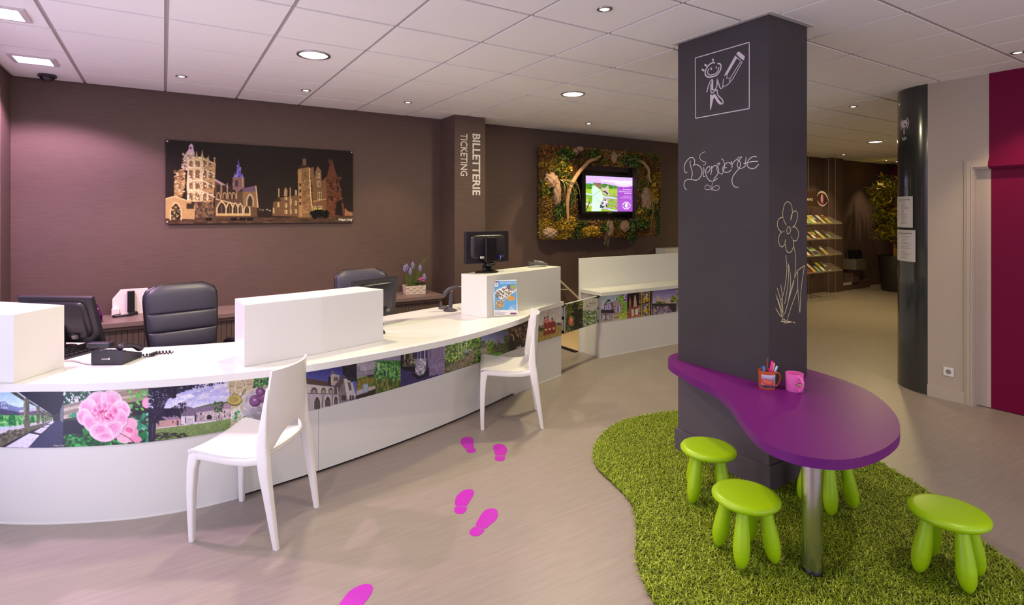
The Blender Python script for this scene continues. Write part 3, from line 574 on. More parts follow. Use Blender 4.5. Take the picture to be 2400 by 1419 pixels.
def pic_C():                             # abbey church, garden with sign, bamboo, glass bust
    p = Paint((700, 840), (360, 140), 6.667, .4, (150, 140, 170), 13)
    p.vgrad((52, 46, 130), (110, 120, 200), -100, 100, 900, 560); p.poly((140, 130, 140), [(0, 390), (540, 450), (640, 500), (640, 900), (0, 900)])
    p.poly((84, 66, 66), [(0, 290), (100, 305), (460, 370), (545, 450), (0, 392)]); p.poly((205, 196, 194), [(0, 392), (545, 452), (545, 560), (240, 570), (0, 540)]); p.poly((188, 178, 188), [(0, 540), (240, 552), (620, 560), (640, 900), (0, 900)])
    for x in (75, 243, 388, 500): arch(p, (90, 78, 76), x, 450-(75-x)*.02, 550, 100 if x < 300 else 76); arch(p, (160, 150, 140), x, 490, 552, 60)
    p.line((96, 84, 88), [(0, 545), (620, 565)], 12)
    for x, y0, y1, w_ in ((60, 600, 760, 130), (290, 600, 800, 96), (455, 595, 755, 84), (582, 590, 720, 60)): arch(p, (225, 214, 204), x, y0-14, y1, w_+24); arch(p, (70, 60, 66), x, y0, y1, w_); p.line((150, 138, 130), [(x, y0+50), (x, y1)], 6); p.line((150, 138, 130), [(x-w_*.25, y0+60), (x-w_*.25, y1)], 5); p.line((150, 138, 130), [(x+w_*.25, y0+60), (x+w_*.25, y1)], 5)
    p.line((80, 70, 70), [(380, 580), (365, 770)], 12); p.line((90, 80, 80), [(530, 570), (525, 730)], 10)
    p.rect((40, 34, 60), 460, 290, 520, 420); p.poly((190, 178, 164), [(500, 260), (540, 245), (640, 270), (630, 340), (560, 430), (505, 420)]); p.poly((120, 110, 110), [(505, 240), (525, 180), (575, 245)])
    for x in (565, 600): arch(p, (70, 60, 70), x, 285, 355, 24)
    p.poly((92, 78, 84), [(560, 430), (640, 330), (720, 240), (720, 330), (600, 560), (560, 560)]); p.poly((130, 120, 126), [(600, 560), (720, 330), (760, 500), (790, 660), (640, 700)])
    p.poly((212, 202, 196), [(705, 330), (740, 320), (800, 640), (760, 650)]); p.poly((200, 190, 190), [(740, 320), (830, 370), (880, 620), (800, 640)]); p.poly((100, 90, 96), [(765, 380), (805, 375), (830, 500), (790, 510)])
    for x in (690, 725, 810, 850): arch(p, (60, 50, 60), x, 570, 660, 30)
    p.line((216, 206, 200), [(830, 370), (885, 610)], 14); p.line((216, 206, 200), [(605, 450), (620, 690)], 12)
    foliage(p, [(30, 26, 44), (46, 40, 56), (24, 20, 36)], 690, 60, 905, 360, 330, 10, 28, lambda x, y: x > 690+max(0, y-240)*.9)
    p.rect((176, 168, 184), 900, 60, 1195, 640); p.rect((150, 140, 164), 910, 130, 960, 240); p.rect((190, 182, 196), 970, 110, 1060, 220); p.line((120, 112, 130), [(960, 220), (1195, 180)], 16); p.poly((150, 140, 160), [(900, 260), (1195, 190), (1195, 260), (900, 300)])
    p.poly((96, 120, 50), [(900, 320), (1080, 270), (1195, 280), (1195, 450), (900, 510)]); foliage(p, [(150, 130, 60), (90, 110, 50), (190, 120, 60), (70, 90, 40)], 905, 320, 1195, 500, 220, 6, 18); p.poly((60, 50, 54), [(1060, 270), (1195, 250), (1195, 290), (1090, 300)])
    p.poly((190, 180, 180), [(900, 510), (1195, 430), (1195, 480), (1100, 570), (900, 590)]); p.poly((54, 44, 48), [(890, 590), (1195, 480), (1195, 660), (890, 660)]); p.poly((150, 165, 190), [(1005, 410), (1088, 392), (1086, 530), (990, 556)])
    for k in range(4): p.line((215, 222, 236), [(1015, 435+k*28), (1075, 422+k*28)], 8)
    p.vgrad((70, 130, 66), (70, 96, 44), 1195, 40, 1590, 560); foliage(p, [(60, 140, 70), (110, 180, 100), (36, 96, 50), (150, 190, 110)], 1195, 60, 1590, 340, 380, 8, 30); p.dots([(110, 120, 56), (60, 70, 36), (150, 150, 80)], 1195, 330, 1590, 560, 200, 4, 60, .12, 1.57); p.line((40, 70, 34), [(1525, 40), (1520, 400)], 14); p.line((44, 74, 40), [(1405, 60), (1400, 420)], 10)
    p.rect((200, 196, 190), 1235, 70, 1262, 190); p.ell((40, 50, 90), 1345, 240, 16, 50)
    p.rect((62, 54, 106), 1588, -20, 2275, 480); p.rect((34, 28, 44), 1588, -20, 1640, 170); p.poly((30, 26, 40), [(1640, 120), (1840, 140), (1840, 220), (1640, 190)]); p.dots([(110, 104, 80), (180, 170, 130), (50, 46, 44)], 1640, -20, 1830, 120, 120, 6, 20)
    p.poly((140, 122, 160), [(2010, -20), (2275, -20), (2275, 240), (2040, 280)]); p.dots([(156, 138, 174), (124, 108, 146)], 2030, 0, 2270, 260, 140, 5, 16); p.poly((36, 32, 56), [(1750, 250), (1850, 220), (2040, 150), (2040, 270), (1870, 340)])
    p.poly((150, 146, 190), [(1815, 30), (1900, 0), (2000, 10), (1985, 140), (1960, 220), (1880, 270), (1830, 230)]); p.dots([(206, 202, 214), (110, 106, 150), (214, 208, 170), (230, 226, 226)], 1830, 10, 1985, 240, 130, 5, 22, .5, 1.2, lambda x, y: x < 2000-y*.2)
    p.line((226, 226, 240), [(1840, 240), (1890, 272), (1950, 240), (1985, 170)], 8)
    return p.grain(5).blur(2)
def pic_D():                             # forest path, village, crowd, costumed soldiers
    p = Paint((1030, 700), (300, 210), 7.883, .36, (90, 110, 60), 14); p.org = (1040, 720)
    p2 = p; p.W += 0
    p.vgrad((110, 150, 60), (70, 90, 44), -80, 380, 720, 1200); foliage(p, [(70, 110, 40), (150, 190, 80), (46, 80, 34), (110, 150, 60), (180, 210, 120)], -60, 560, 720, 1010, 520, 8, 30)
    for x in (120, 210, 280, 335, 425, 60): p.line((206, 204, 180) if x in (280, 335, 425) else (80, 84, 50), [(x, 600), (x-6, 900)], 14)
    p.poly((140, 128, 106), [(0, 1180), (0, 1120), (300, 980), (470, 860), (560, 700), (620, 690), (600, 900), (480, 1060), (200, 1170)]); p.dots([(160, 150, 124), (110, 100, 80), (84, 76, 58)], 0, 820, 620, 1180, 420, 5, 26, .3, -.5, lambda x, y: y > 1130-x*.62)
    for x in (410, 442): p.ell((60, 50, 50), x, 775, 9, 11); p.rect((150, 146, 186), x-15, 785, x+15, 845); p.rect((44, 40, 56), x-12, 845, x+12, 900)
    p.line((40, 40, 26), [(10, 760), (30, 1140)], 10)
    p.vgrad((96, 100, 150), (150, 150, 176), 690, 450, 1190, 720); foliage(p, [(96, 130, 50), (60, 86, 40), (120, 150, 66), (40, 60, 30)], 560, 640, 720, 1000, 130, 10, 30)
    p.poly((150, 140, 130), [(690, 760), (840, 720), (850, 860), (690, 900)]); p.poly((100, 94, 104), [(700, 700), (740, 640), (830, 720), (840, 745), (700, 760)]); p.poly((60, 56, 66), [(725, 650), (745, 610), (765, 650)])
    foliage(p, [(110, 146, 50), (80, 116, 40), (140, 170, 70)], 800, 630, 930, 850, 120, 10, 26); p.poly((90, 80, 96), [(1000, 660), (1008, 575), (1030, 650), (1085, 690), (1085, 720), (1000, 720)]); foliage(p, [(60, 80, 40), (110, 110, 100), (84, 100, 56), (46, 60, 34)], 900, 680, 1190, 860, 220, 8, 24); foliage(p, [(44, 70, 34), (70, 96, 40)], 1120, 540, 1190, 740, 60, 8, 24)
    p.poly((90, 160, 50), [(720, 900), (1050, 830), (1080, 860), (1000, 930), (700, 960)])
    p.rect((54, 46, 44), 1190, 240, 1730, 840); p.dots([(70, 58, 54), (150, 116, 96), (36, 30, 32), (110, 86, 74), (96, 80, 76)], 1190, 320, 1730, 660, 330, 6, 26)
    for x, y, r in ((1240, 590, 44), (1400, 620, 50), (1310, 500, 36), (1640, 520, 36), (1690, 580, 44), (1590, 630, 40)): p.ell((60, 46, 40), x, y, r, r*1.2); p.ell((40, 36, 40), x+10, y+r*2, r*1.7, r*1.6)
    for a, b, c in (((1290, 620), (1290, 540), (1250, 500)), ((1380, 560), (1340, 480), (1330, 430)), ((1650, 560), (1660, 440), (1640, 380))): p.line((196, 156, 130), [a, b, c], 18)
    p.poly((30, 28, 34), [(1210, 680), (1300, 660), (1330, 780), (1200, 820)]); p.poly((180, 160, 180), [(1330, 760), (1430, 700), (1430, 780)])
    p.vgrad((190, 186, 178), (206, 200, 190), 1728, -60, 2190, 380); p.poly((160, 140, 80), [(1728, 440), (2190, 310), (2190, 520), (1728, 660)]); p.dots([(176, 154, 90), (144, 124, 70)], 1728, 380, 2190, 650, 260, 5, 20, .3, -.25, lambda x, y: y > 450-(x-1728)*.28)
    foliage(p, [(50, 56, 36), (70, 76, 46), (96, 90, 80)], 1728, 350, 1840, 450, 60, 8, 22); foliage(p, [(60, 64, 44), (110, 100, 90)], 2050, 290, 2190, 350, 46, 6, 16)
    for x, y in ((1868, 200), (1920, 180), (2005, 220)): p.ell((80, 60, 56), x, y, 16, 22); p.poly((206, 120, 120), [(x-30, y+110), (x-20, y+20), (x+22, y+20), (x+34, y+110)]); p.line((110, 100, 96), [(x+10, y+20), (x-4, y-60)], 5)
    p.ell((200, 60, 60), 1915, 118, 14, 8)
    for k, x in enumerate((1885, 1960, 2030)): p.poly((132, 52, 46), [(x-40, 310-k*14), (x-10, 286-k*14), (x+32, 300-k*14), (x+36, 500-k*16), (x-36, 536-k*16)]); p.line((196, 150, 70), [(x-34, 420-k*14), (x+32, 404-k*14)], 10); p.ell((226, 206, 180), x, 424-k*14, 14, 20)
    p.line((90, 80, 70), [(1835, 330), (1838, 540)], 6)
    return p.grain(5).blur(2)
def pic_E():                             # gate: fruit on a tree, wild flowers
    p = Paint((1310, 690), (100, 120), 4.731, .8, (50, 60, 30), 15); p.org = (1250, 560); p.W, p.H = int(170*4.731*.8), int(240*4.731*.8); p.a = np.zeros((p.H, p.W, 3)); p.a[:] = (44, 48, 26)
    foliage(p, [(60, 74, 30), (110, 124, 50), (30, 34, 20), (150, 150, 70), (84, 100, 40)], 320, 680, 530, 1060, 460, 5, 16); p.dots([(24, 24, 18)], 440, 730, 530, 1000, 40, 8, 26)
    p.ell((200, 96, 80), 416, 918, 26, 44); p.ell((230, 150, 130), 422, 900, 12, 20); p.line((80, 90, 50), [(420, 860), (426, 880)], 4)
    p.rect((196, 192, 180), 530, 660, 760, 800); p.rect((110, 130, 70), 530, 800, 760, 1010); foliage(p, [(90, 120, 50), (60, 96, 36), (130, 150, 90)], 530, 790, 760, 1000, 330, 3, 11); p.dots([(150, 160, 210), (200, 196, 220), (230, 226, 236)], 534, 780, 740, 980, 110, 3, 7); p.dots([(110, 106, 90)], 534, 690, 740, 800, 70, 2, 6)
    return p.grain(5).blur(1)
def pic_F():                             # half-timbered houses, carving, stained glass, riverside cathedral
    p = Paint((1390, 640), (220, 140), 10.133, .3, (60, 50, 60), 16)
    p.vgrad((150, 180, 196), (206, 206, 190), 190, 500, 830, 860); p.poly((110, 90, 110), [(200, 880), (330, 740), (480, 680), (500, 900), (200, 960)]); p.poly((80, 66, 84), [(240, 790), (330, 660), (350, 680), (280, 800)])
    p.ell((70, 60, 80), 375, 660, 46, 30); p.poly((150, 130, 150), [(230, 880), (290, 760), (420, 730), (460, 860), (230, 910)])
    for x, y in ((272, 840), (372, 815)): p.rect((226, 222, 230), x-34, y-60, x+34, y+60); p.rect((116, 116, 190), x-22, y-50, x+22, y+46)
    p.rect((58, 46, 60), 190, 880, 490, 960); p.rect((176, 164, 160), 190, 960, 500, 1190)
    for x in range(200, 500, 34): p.line((60, 46, 54), [(x, 960), (x+((x*7) % 30)-15, 1190)], 9)
    for x in (262, 345): p.rect((60, 50, 64), x-36, 985, x+36, 1120); p.rect((206, 204, 214), x-26, 1000, x-4, 1110); p.rect((206, 204, 214), x+6, 1000, x+26, 1110)
    p.poly((126, 84, 130), [(490, 700), (560, 590), (680, 520), (830, 510), (830, 660), (500, 710)]); p.rect((190, 172, 140), 500, 690, 830, 1150)
    for x in range(510, 830, 30): p.line((72, 56, 56), [(x, 700), (x, 1140)], 8)
    for y in (790, 950, 1060): p.line((72, 56, 56), [(500, y+10), (830, y-40)], 12)
    for x, y, h in ((570, 625, 50), (785, 570, 50), (590, 860, 80)): p.rect((230, 226, 234), x-40, y-h, x+40, y+h); p.rect((112, 108, 190), x-26, y-h+8, x+26, y+h-8)
    foliage(p, [(130, 190, 50), (96, 160, 40), (170, 206, 80)], 580, 540, 720, 700, 60, 10, 26); foliage(p, [(120, 180, 60), (84, 150, 40), (160, 200, 90)], 680, 680, 815, 920, 90, 10, 28); foliage(p, [(170, 190, 70), (130, 170, 50)], 620, 930, 815, 1110, 90, 10, 28)
    p.rect((34, 22, 18), 812, 440, 1100, 1100); p.poly((150, 110, 96), [(850, 700), (880, 540), (905, 700), (905, 830), (860, 830)]); p.poly((190, 156, 136), [(960, 740), (985, 530), (1010, 530), (1045, 760), (1040, 830), (950, 830)])
    p.poly((140, 72, 56), [(800, 1080), (810, 930), (870, 830), (1100, 780), (1100, 1060)]); p.poly((190, 196, 176), [(905, 870), (970, 860), (970, 1010), (920, 1015)]); p.poly((196, 200, 182), [(995, 855), (1085, 840), (1060, 1000), (1000, 1005)]); p.dots([(170, 96, 76), (206, 150, 120), (90, 44, 34)], 820, 840, 1100, 1060, 110, 5, 14, 1, None, lambda x, y: not (905 < x < 1080 and 860 < y < 1005))
    p.rect((24, 18, 24), 1100, 430, 1415, 1080)
    for x, w_, cols in ((1112, 22, [(150, 60, 70), (190, 190, 180)]), (1155, 36, [(206, 176, 60), (190, 150, 50)]), (1210, 44, [(110, 110, 190), (90, 130, 190), (206, 170, 60)]), (1275, 56, [(110, 90, 190), (206, 196, 190), (200, 150, 50)]), (1335, 36, [(206, 176, 60), (180, 150, 60)]), (1390, 16, [(190, 200, 196), (90, 90, 100)])):
        y = 450
        while y < 1050: h = p.r.uniform(16, 34); p.rect(cols[p.r.randint(len(cols))], x-w_/2, y, x+w_/2, y+h-5); y += h
    p.poly((206, 170, 70), [(1190, 640), (1250, 530), (1320, 620), (1290, 690), (1250, 600), (1210, 690)]); p.poly((196, 180, 110), [(1210, 830), (1250, 760), (1270, 840), (1240, 960)]); p.line((20, 14, 18), [(1100, 760), (1410, 660)], 16)
    p.vgrad((110, 96, 160), (190, 180, 196), 1412, 380, 1970, 720); p.poly((190, 160, 130), [(1490, 700), (1520, 590), (1545, 460), (1560, 590), (1600, 640), (1650, 660), (1660, 700)]); p.poly((196, 170, 150), [(1735, 720), (1745, 610), (1770, 580), (1810, 640), (1860, 700), (1860, 740)])
    foliage(p, [(90, 104, 44), (60, 70, 40), (120, 130, 60)], 1500, 690, 1620, 780, 70, 10, 26); foliage(p, [(130, 140, 60)], 1640, 680, 1720, 760, 26, 10, 24); foliage(p, [(120, 140, 40), (70, 86, 30), (150, 160, 60)], 1850, 550, 1970, 700, 80, 10, 26); p.poly((54, 46, 54), [(1412, 740), (1970, 720), (1970, 940), (1880, 930), (1790, 780), (1600, 810), (1412, 820)])
    p.poly((110, 96, 140), [(1412, 860), (1600, 810), (1790, 790), (1900, 940), (1412, 1000)]); p.dots([(60, 52, 60), (150, 130, 150), (190, 160, 130)], 1430, 800, 1800, 960, 120, 6, 26, .5, 1.57)
    p.rect((150, 140, 126), 1970, 380, 2300, 940); p.dots([(110, 100, 90), (180, 170, 150), (70, 60, 50)], 1970, 380, 2250, 930, 140, 6, 26, .4, 1.57)
    return p.grain(4).blur(1)
# ------------------------------------------------------------------ reception counter
CURVE = crom([(-1.05, 4.16), (-.88, 3.985), (-.717, 3.838), (-.528, 3.709), (-.343, 3.61), (-.12, 3.515), (.112, 3.463), (.362, 3.456), (.784, 3.517), (1.404, 3.664), (2.05, 3.88), (2.692, 4.145), (3.359, 4.37)], 24)
CURVE = np.array(CURVE); seg = np.r_[0, np.cumsum(np.hypot(*np.diff(CURVE, axis=0).T))]
def cpt(s): return np.array([np.interp(s, seg, CURVE[:, 0]), np.interp(s, seg, CURVE[:, 1])])
def cnorm(s):
    t = cpt(s+.01)-cpt(s-.01); t /= np.linalg.norm(t); return np.array([t[1], -t[0]])
us = np.array([proj((x, y, .5))[0] for x, y in CURVE])
def s_at(u): return float(np.interp(u, us, seg))
def path_slab(s0, s1, off, th, z0, z1, n=40):
    a = [cpt(s)+cnorm(s)*off for s in np.linspace(s0, s1, n)]; b = [cpt(s)+cnorm(s)*(off-th) for s in np.linspace(s0, s1, n)]
    return MB().prism([tuple(q) for q in a]+[tuple(q) for q in b[::-1]], z0, z1)
cnt = thing('reception_counter', 'long curved white reception counter with a band of photographs along its front', 'counter', (1.2, 4.2, 0))
SE = seg[-1]; cuts = [0, s_at(565), s_at(746), s_at(1205), SE]
for k in range(4):
    z0 = .0 if k in (0, 3) else .018
    obj('front_panel', path_slab(cuts[k]+.001, cuts[k+1]-.001, 0 if k in (0, 3) else .004, .022, z0, .4), white_lac, cnt, world=True, smooth='auto')
obj('plinth', path_slab(cuts[1], cuts[3], -.02, .02, 0, .05), mat('black', (14, 13, 15), .4), cnt, world=True)
obj('edge_strip', path_slab(0, cuts[1], .003, .003, 0, .006), white_lac, cnt, world=True); obj('edge_strip', path_slab(cuts[3], SE, .003, .003, 0, .006), white_lac, cnt, world=True)
obj('band_backing', path_slab(0, SE, 0, .02, .4, .695), white_lac, cnt, world=True)
end = CURVE[-1]
obj('end_panel', MB().prism([tuple(end), (end[0]-.02, end[1]-.006), (3.16, 4.95), (3.18, 4.95)], 0, .695), white_lac, cnt, world=True)
obj('left_panel', MB().prism([(-1.05, 4.16), (-1.03, 4.16), (-1.03, 4.95), (-1.05, 4.95)], 0, .695), white_lac, cnt, world=True)
front = crom([(-1.06, 4.10), (-.86, 3.90), (-.705, 3.782), (-.559, 3.705), (-.35, 3.58), (-.128, 3.487), (.1, 3.41), (.31, 3.365), (.67, 3.32), (1.09, 3.36), (1.633, 3.462), (2.055, 3.607), (2.523, 3.832), (2.72, 3.975), (2.86, 4.105), (3.0, 4.2), (3.15, 4.27), (3.365, 4.352)], 6)
top = [tuple(p) for p in front]+[(3.385, 4.36), (3.19, 4.96), (2.469, 4.826), (2.006, 4.691), (1.608, 4.57), (.9, 4.33), (.425, 4.19), (.137, 4.255), (-.12, 4.335), (-.30, 4.43), (-.40, 4.56), (-.45, 4.75), (-.47, 4.97), (-1.06, 4.97)]
obj('worktop', MB().prism(top, .695, .735), white_lac, cnt, world=True)
def riser(q, z1=1.09):
    obj('riser_box', MB().prism(q, .7355, z1), white_lac, cnt, world=True, bevel=.0015, seg=1)
riser([(-.653, 3.778), (-.478, 4.028), (-1.0, 4.58), (-1.05, 4.07)])
riser([(.39, 3.47), (.84, 3.557), (1.286, 3.684), (1.18, 3.927), (.75, 3.83), (.372, 3.768)])
riser([(2.3, 4.018), (2.8, 4.17), (3.325, 4.335), (3.245, 4.58), (2.7, 4.43), (2.197, 4.287)])
pa, pb, pc, pd, pe, pf = pic_A(), pic_B(), pic_C(), pic_D(), pic_E(), pic_F()
bnd = [-60, 150.5, 348.8, 540, 705, 835, 879, 938, 1041.5, 1128.5, 1191, 1259, 1318]
names = ['photo of a sunlit cloister walk', 'photo of a pink rose', 'photo of a farm courtyard under a tree', 'photo of jars and plums', 'photo of a stone abbey church', 'photo of a garden with a blue sign', 'photo of green bamboo', 'photo of a glass bust on a plinth', 'photo of two walkers on a forest path', 'photo of a village church', 'photo of a cheering crowd', 'photo of three costumed soldiers with shields']
pa_of = [pa, pa, pb, pb, pc, pc, pc, pc, pd, pd, pd, pd]; gains = [1, 1, 1, 1, 1, 1, 1, 1, 1.1, 1.15, 1.2, 1.2]
bs = [max(0, s_at(b)) for b in bnd]; bs[0] = s_at(-60); bs[-1] = SE
for k in range(12):
    s0, s1 = bs[k], bs[k+1]; nw = int(abs(bnd[k+1]-bnd[k])*1.1)+8; nh = 110 if k < 5 else 84; P = np.zeros((nh, nw, 3))
    for j, s in enumerate(np.linspace(s0+.0005, s1-.0005, nw)):
        q = cpt(s)+cnorm(s)*.005; P[:, j, 0] = q[0]; P[:, j, 1] = q[1]
    P[:, :, 2] = np.linspace(.6949, .4, nh)[:, None]
    u, v = proj(P.reshape(-1, 3)); u = np.clip(u, bnd[k]+.8, bnd[k+1]-.8)
    print_grid('photo_panel', P, pa_of[k], PRINT(), cnt, gains[k], uv=(u, v), label=names[k], smooth=False)
print_l = text('lettering', 'Philippe Dutef', tuple(list(cpt(s_at(128))+cnorm(s_at(128))*.007)+[.404]), (*((cpt(s_at(150))-cpt(s_at(128)))/np.linalg.norm(cpt(s_at(150))-cpt(s_at(128)))), 0), (0, 0, 1), .054, .011, lt, cnt, shear=.2)
# gate between the counters
G0, G1 = np.array([3.375, 4.376]), np.array([4.10, 4.650]); gd = (G1-G0)/np.linalg.norm(G1-G0); gn = np.array([gd[1], -gd[0]])
gate = thing('counter_gate', 'low swing gate printed with fruit and wild flowers between the two counters', 'gate', (3.75, 4.52, .4))
GL = np.linalg.norm(G1-G0)
def gpt(t, off=0): return G0+gd*t+gn*off
def gslab(t0, t1, o0, o1, z0, z1): return MB().prism([tuple(gpt(t0, o0)), tuple(gpt(t1, o0)), tuple(gpt(t1, o1)), tuple(gpt(t0, o1))], z0, z1)
obj('leaf', gslab(.02, GL-.03, -.02, 0, .405, .70), white_lac, gate, world=True)
tm = GL*.53
for (t0, t1, lb) in ((.02, tm, 'photo of a red fruit on a tree'), (tm, GL-.035, 'photo of wild flowers')):
    nw, nh = 56, 80; P = np.zeros((nh, nw, 3))
    for j, t in enumerate(np.linspace(t0+.001, t1-.001, nw)): P[:, j, :2] = gpt(t, .003)
    P[:, :, 2] = np.linspace(.694, .405, nh)[:, None]; u, v = proj(P.reshape(-1, 3))
    if t1 == tm: u = np.clip(u, 0, 1361)
    else: u = np.clip(u, 1362.8, 2000)
    print_grid('photo_panel', P, pe, PRINT(), gate, 1.25, uv=(u, v), label=lb)
for t in (.028, GL-.018):
    q = gpt(t, .012)
    obj('hinge_post', MB().tube([(q[0], q[1], .415), (q[0], q[1], .685)], .011, 12), chrome, gate, world=True, smooth='auto')
    for z in (.41, .55, .675): obj('hinge_bracket', gslab(t-.016, t+.016, -.022, .014, z, z+.03), mat('black', (14, 13, 15), .4), gate, world=True)
# second counter
C2 = thing('side_counter', 'straight white counter with high back panel and photo band behind the chalkboard column', 'counter', (5.6, 4.8, 0))
XA, XB = 4.128, 7.3
obj('front_panel', MB().b2(XA, XB, 4.66, 4.68, 0, .4), white_lac, C2, world=True)
obj('side_panel', MB().b2(XA, XA+.02, 4.68, 4.99, 0, .70), white_lac, C2, world=True)
obj('side_panel', MB().b2(XB-.02, XB, 4.68, 4.99, 0, .70), white_lac, C2, world=True)
obj('band_backing', MB().b2(XA, XB, 4.662, 4.68, .4, .70), white_lac, C2, world=True)
obj('worktop', MB().b2(XA-.035, XB, 4.60, 4.965, .70, .74), white_lac, C2, world=True, bevel=.001, seg=1)
obj('back_panel', MB().b2(XA-.04, XB, 4.966, 4.99, 0, 1.096), white_lac, C2, world=True, bevel=.001, seg=1)
obj('edge_strip', MB().b2(XA-.003, XB, 4.656, 4.66, 0, .006), white_lac, C2, world=True)
b2 = [1409, 1469.8, 1499.5, 1529, 1584.6, 1625]
n2 = ['photo of half-timbered houses', 'photo of lit church carvings', 'photo of a stained glass window', 'photo of a riverside cathedral at dusk', 'photo of a pale tree trunk']
for k in range(5):
    x0, x1 = Yp(b2[k], 700, 4.657)[0], Yp(b2[k+1], 700, 4.657)[0]; x0 = max(x0, XA+.002)
    P = quad_grid((x0, 4.657, .699), (x1, 4.657, .699), (x1, 4.657, .4), (x0, 4.657, .4), int((b2[k+1]-b2[k])*1.3)+6, 80); u, v = proj(P.reshape(-1, 3)); u = np.clip(u, b2[k]+.7, b2[k+1]-.7)
    print_grid('photo_panel', P, pf, PRINT(), C2, 1.35, uv=(u, v), label=n2[k])
# ------------------------------------------------------------------ wide night photograph on the back wall
def pic_N():
    p = Paint((360, 300), (500, 260), 4.8, .5, (38, 28, 26), 21)
    p.vgrad((34, 24, 26), (46, 34, 30), 100, 100, 2300, 1000);
    p.poly((86, 62, 48), [(100, 1100), (100, 1030), (700, 1000), (1400, 1010), (2260, 990), (2260, 1100)]); p.dots([(104, 78, 60), (70, 50, 40), (92, 68, 52)], 130, 1010, 2250, 1090, 220, 10, 60, .15, 0)
    st1, st2, st3 = (236, 208, 160), (190, 152, 104), (110, 84, 58)
    # left tower with lantern
    p.poly(st2, [(230, 770), (240, 560), (290, 470), (345, 450), (360, 620), (320, 780)]); p.dots([st3, st1, (150, 120, 84)], 235, 480, 350, 770, 150, 6, 18, .4, 0)
    p.poly((214, 186, 166), [(330, 470), (340, 310), (380, 270), (440, 260), (465, 330), (400, 480)]); p.poly((226, 190, 216), [(365, 280), (395, 240), (398, 200), (428, 175), (445, 200), (450, 250), (465, 290)]); p.ell((120, 84, 110), 418, 225, 12, 16)
    p.dots([(240, 220, 200), (130, 100, 90), (180, 150, 130)], 320, 290, 460, 470, 90, 5, 14)
    p.poly(st1, [(380, 830), (370, 640), (385, 420), (450, 330), (545, 320), (540, 830)]); p.poly(st2, [(540, 830), (545, 320), (700, 400), (690, 620), (670, 850)])
    for x0, x1 in ((400, 440), (470, 520), (560, 590), (620, 660)):
        for y0, y1 in ((370, 440), (470, 570), (610, 690), (730, 820)): p.poly((134, 104, 72) if x0 < 540 else (116, 90, 66), [(x0, y0), (x1, y0+8), (x1, y1), (x0, y1-8)]); p.line((252, 236, 206), [(x0-10, y0), (x0-10, y1)], 9)
    for y in (340, 450, 590, 710): p.line((250, 232, 200), [(380, y+50 if y < 400 else y), (450, y-10), (540, y), (690, y+70)], 11)
    p.dots([(255, 244, 220), (150, 120, 84), (214, 180, 130)], 380, 340, 690, 830, 260, 3, 9)
    for x, y in ((485, 250), (548, 240), (615, 300), (685, 330)): p.poly((200, 166, 130), [(x-16, y+90), (x, y), (x+14, y+90)])
    p.poly((120, 92, 66), [(455, 830), (670, 845), (680, 1010), (470, 1000)]); p.dots([(80, 62, 50), (140, 110, 80)], 460, 840, 680, 1000, 70, 8, 20)
    # gatehouse
    p.poly((196, 160, 108), [(130, 800), (240, 765), (400, 820), (470, 880), (460, 1030), (130, 1020)]); p.line((235, 205, 150), [(130, 800), (240, 770), (390, 825)], 14)
    arch(p, (230, 200, 150), 250, 830, 1040, 136); arch(p, (56, 42, 34), 250, 850, 1040, 104); p.dots([(214, 186, 120), (110, 90, 60), (40, 32, 28)], 205, 880, 296, 1030, 70, 4, 12); p.rect((60, 46, 36), 370, 850, 455, 910)
    # nave
    p.poly((104, 78, 58), [(690, 570), (940, 720), (1150, 680), (1170, 1000), (690, 1010)]); p.poly((190, 160, 176), [(690, 570), (760, 610), (940, 715), (930, 735), (690, 600)])
    for x in (730, 800, 860, 905): p.poly((60, 46, 40), [(x-24, 720), (x-20, 640), (x+20, 650), (x+24, 740)]); p.line((206, 176, 140), [(x+30, 620), (x+28, 800)], 9); arch(p, (190, 156, 110), x, 720, 800, 44); arch(p, (70, 54, 44), x, 734, 804, 28)
    p.line((226, 198, 150), [(700, 800), (1010, 880)], 12)
    for x, w_ in ((765, 104), (855, 78), (920, 62), (975, 50), (1050, 64)): arch(p, (222, 194, 146), x, 820+(x-765)*.1, 990, w_+16); arch(p, (62, 48, 40), x, 840+(x-765)*.1, 990, w_-14); p.line((150, 122, 90), [(x, 870), (x, 990)], 5); p.rect((210, 180, 120), x-w_/2, 962, x+w_/2, 990)
    p.poly((120, 94, 120), [(1000, 680), (1140, 650), (1165, 720), (1000, 720)]); p.poly((150, 118, 84), [(1000, 720), (1165, 715), (1180, 900), (1010, 880)]); arch(p, (214, 186, 140), 1085, 735, 880, 84); arch(p, (74, 58, 48), 1085, 760, 880, 56); p.line((230, 200, 150), [(1150, 650), (1175, 900)], 12)
    # spire
    p.poly((150, 110, 110), [(890, 690), (890, 555), (1020, 555), (1020, 670), (950, 720)]); p.rect((70, 50, 60), 920, 590, 948, 660); p.line((200, 170, 130), [(1000, 560), (1005, 670)], 14); p.poly((110, 96, 200), [(920, 555), (948, 400), (955, 340), (962, 400), (990, 555)]); p.poly((150, 136, 236), [(900, 560), (915, 500), (930, 555)]); p.poly((150, 136, 236), [(980, 555), (998, 510), (1010, 560)]); p.dots([(190, 176, 250), (90, 70, 170)], 930, 420, 982, 555, 40, 3, 8)
    # square and right-hand palace
    p.dots([(206, 196, 160), (120, 100, 80)], 1180, 915, 1330, 940, 14, 4, 14, .5, 0)
    for x in (620, 905, 1000, 1085): p.rect((26, 20, 20), x-36, 1010, x+36, 1044)
    p.poly((120, 88, 62), [(1335, 990), (1345, 840), (1400, 790), (1560, 770), (1620, 740), (1630, 1000)]); p.poly((60, 44, 38), [(1360, 830), (1400, 775), (1440, 820)])
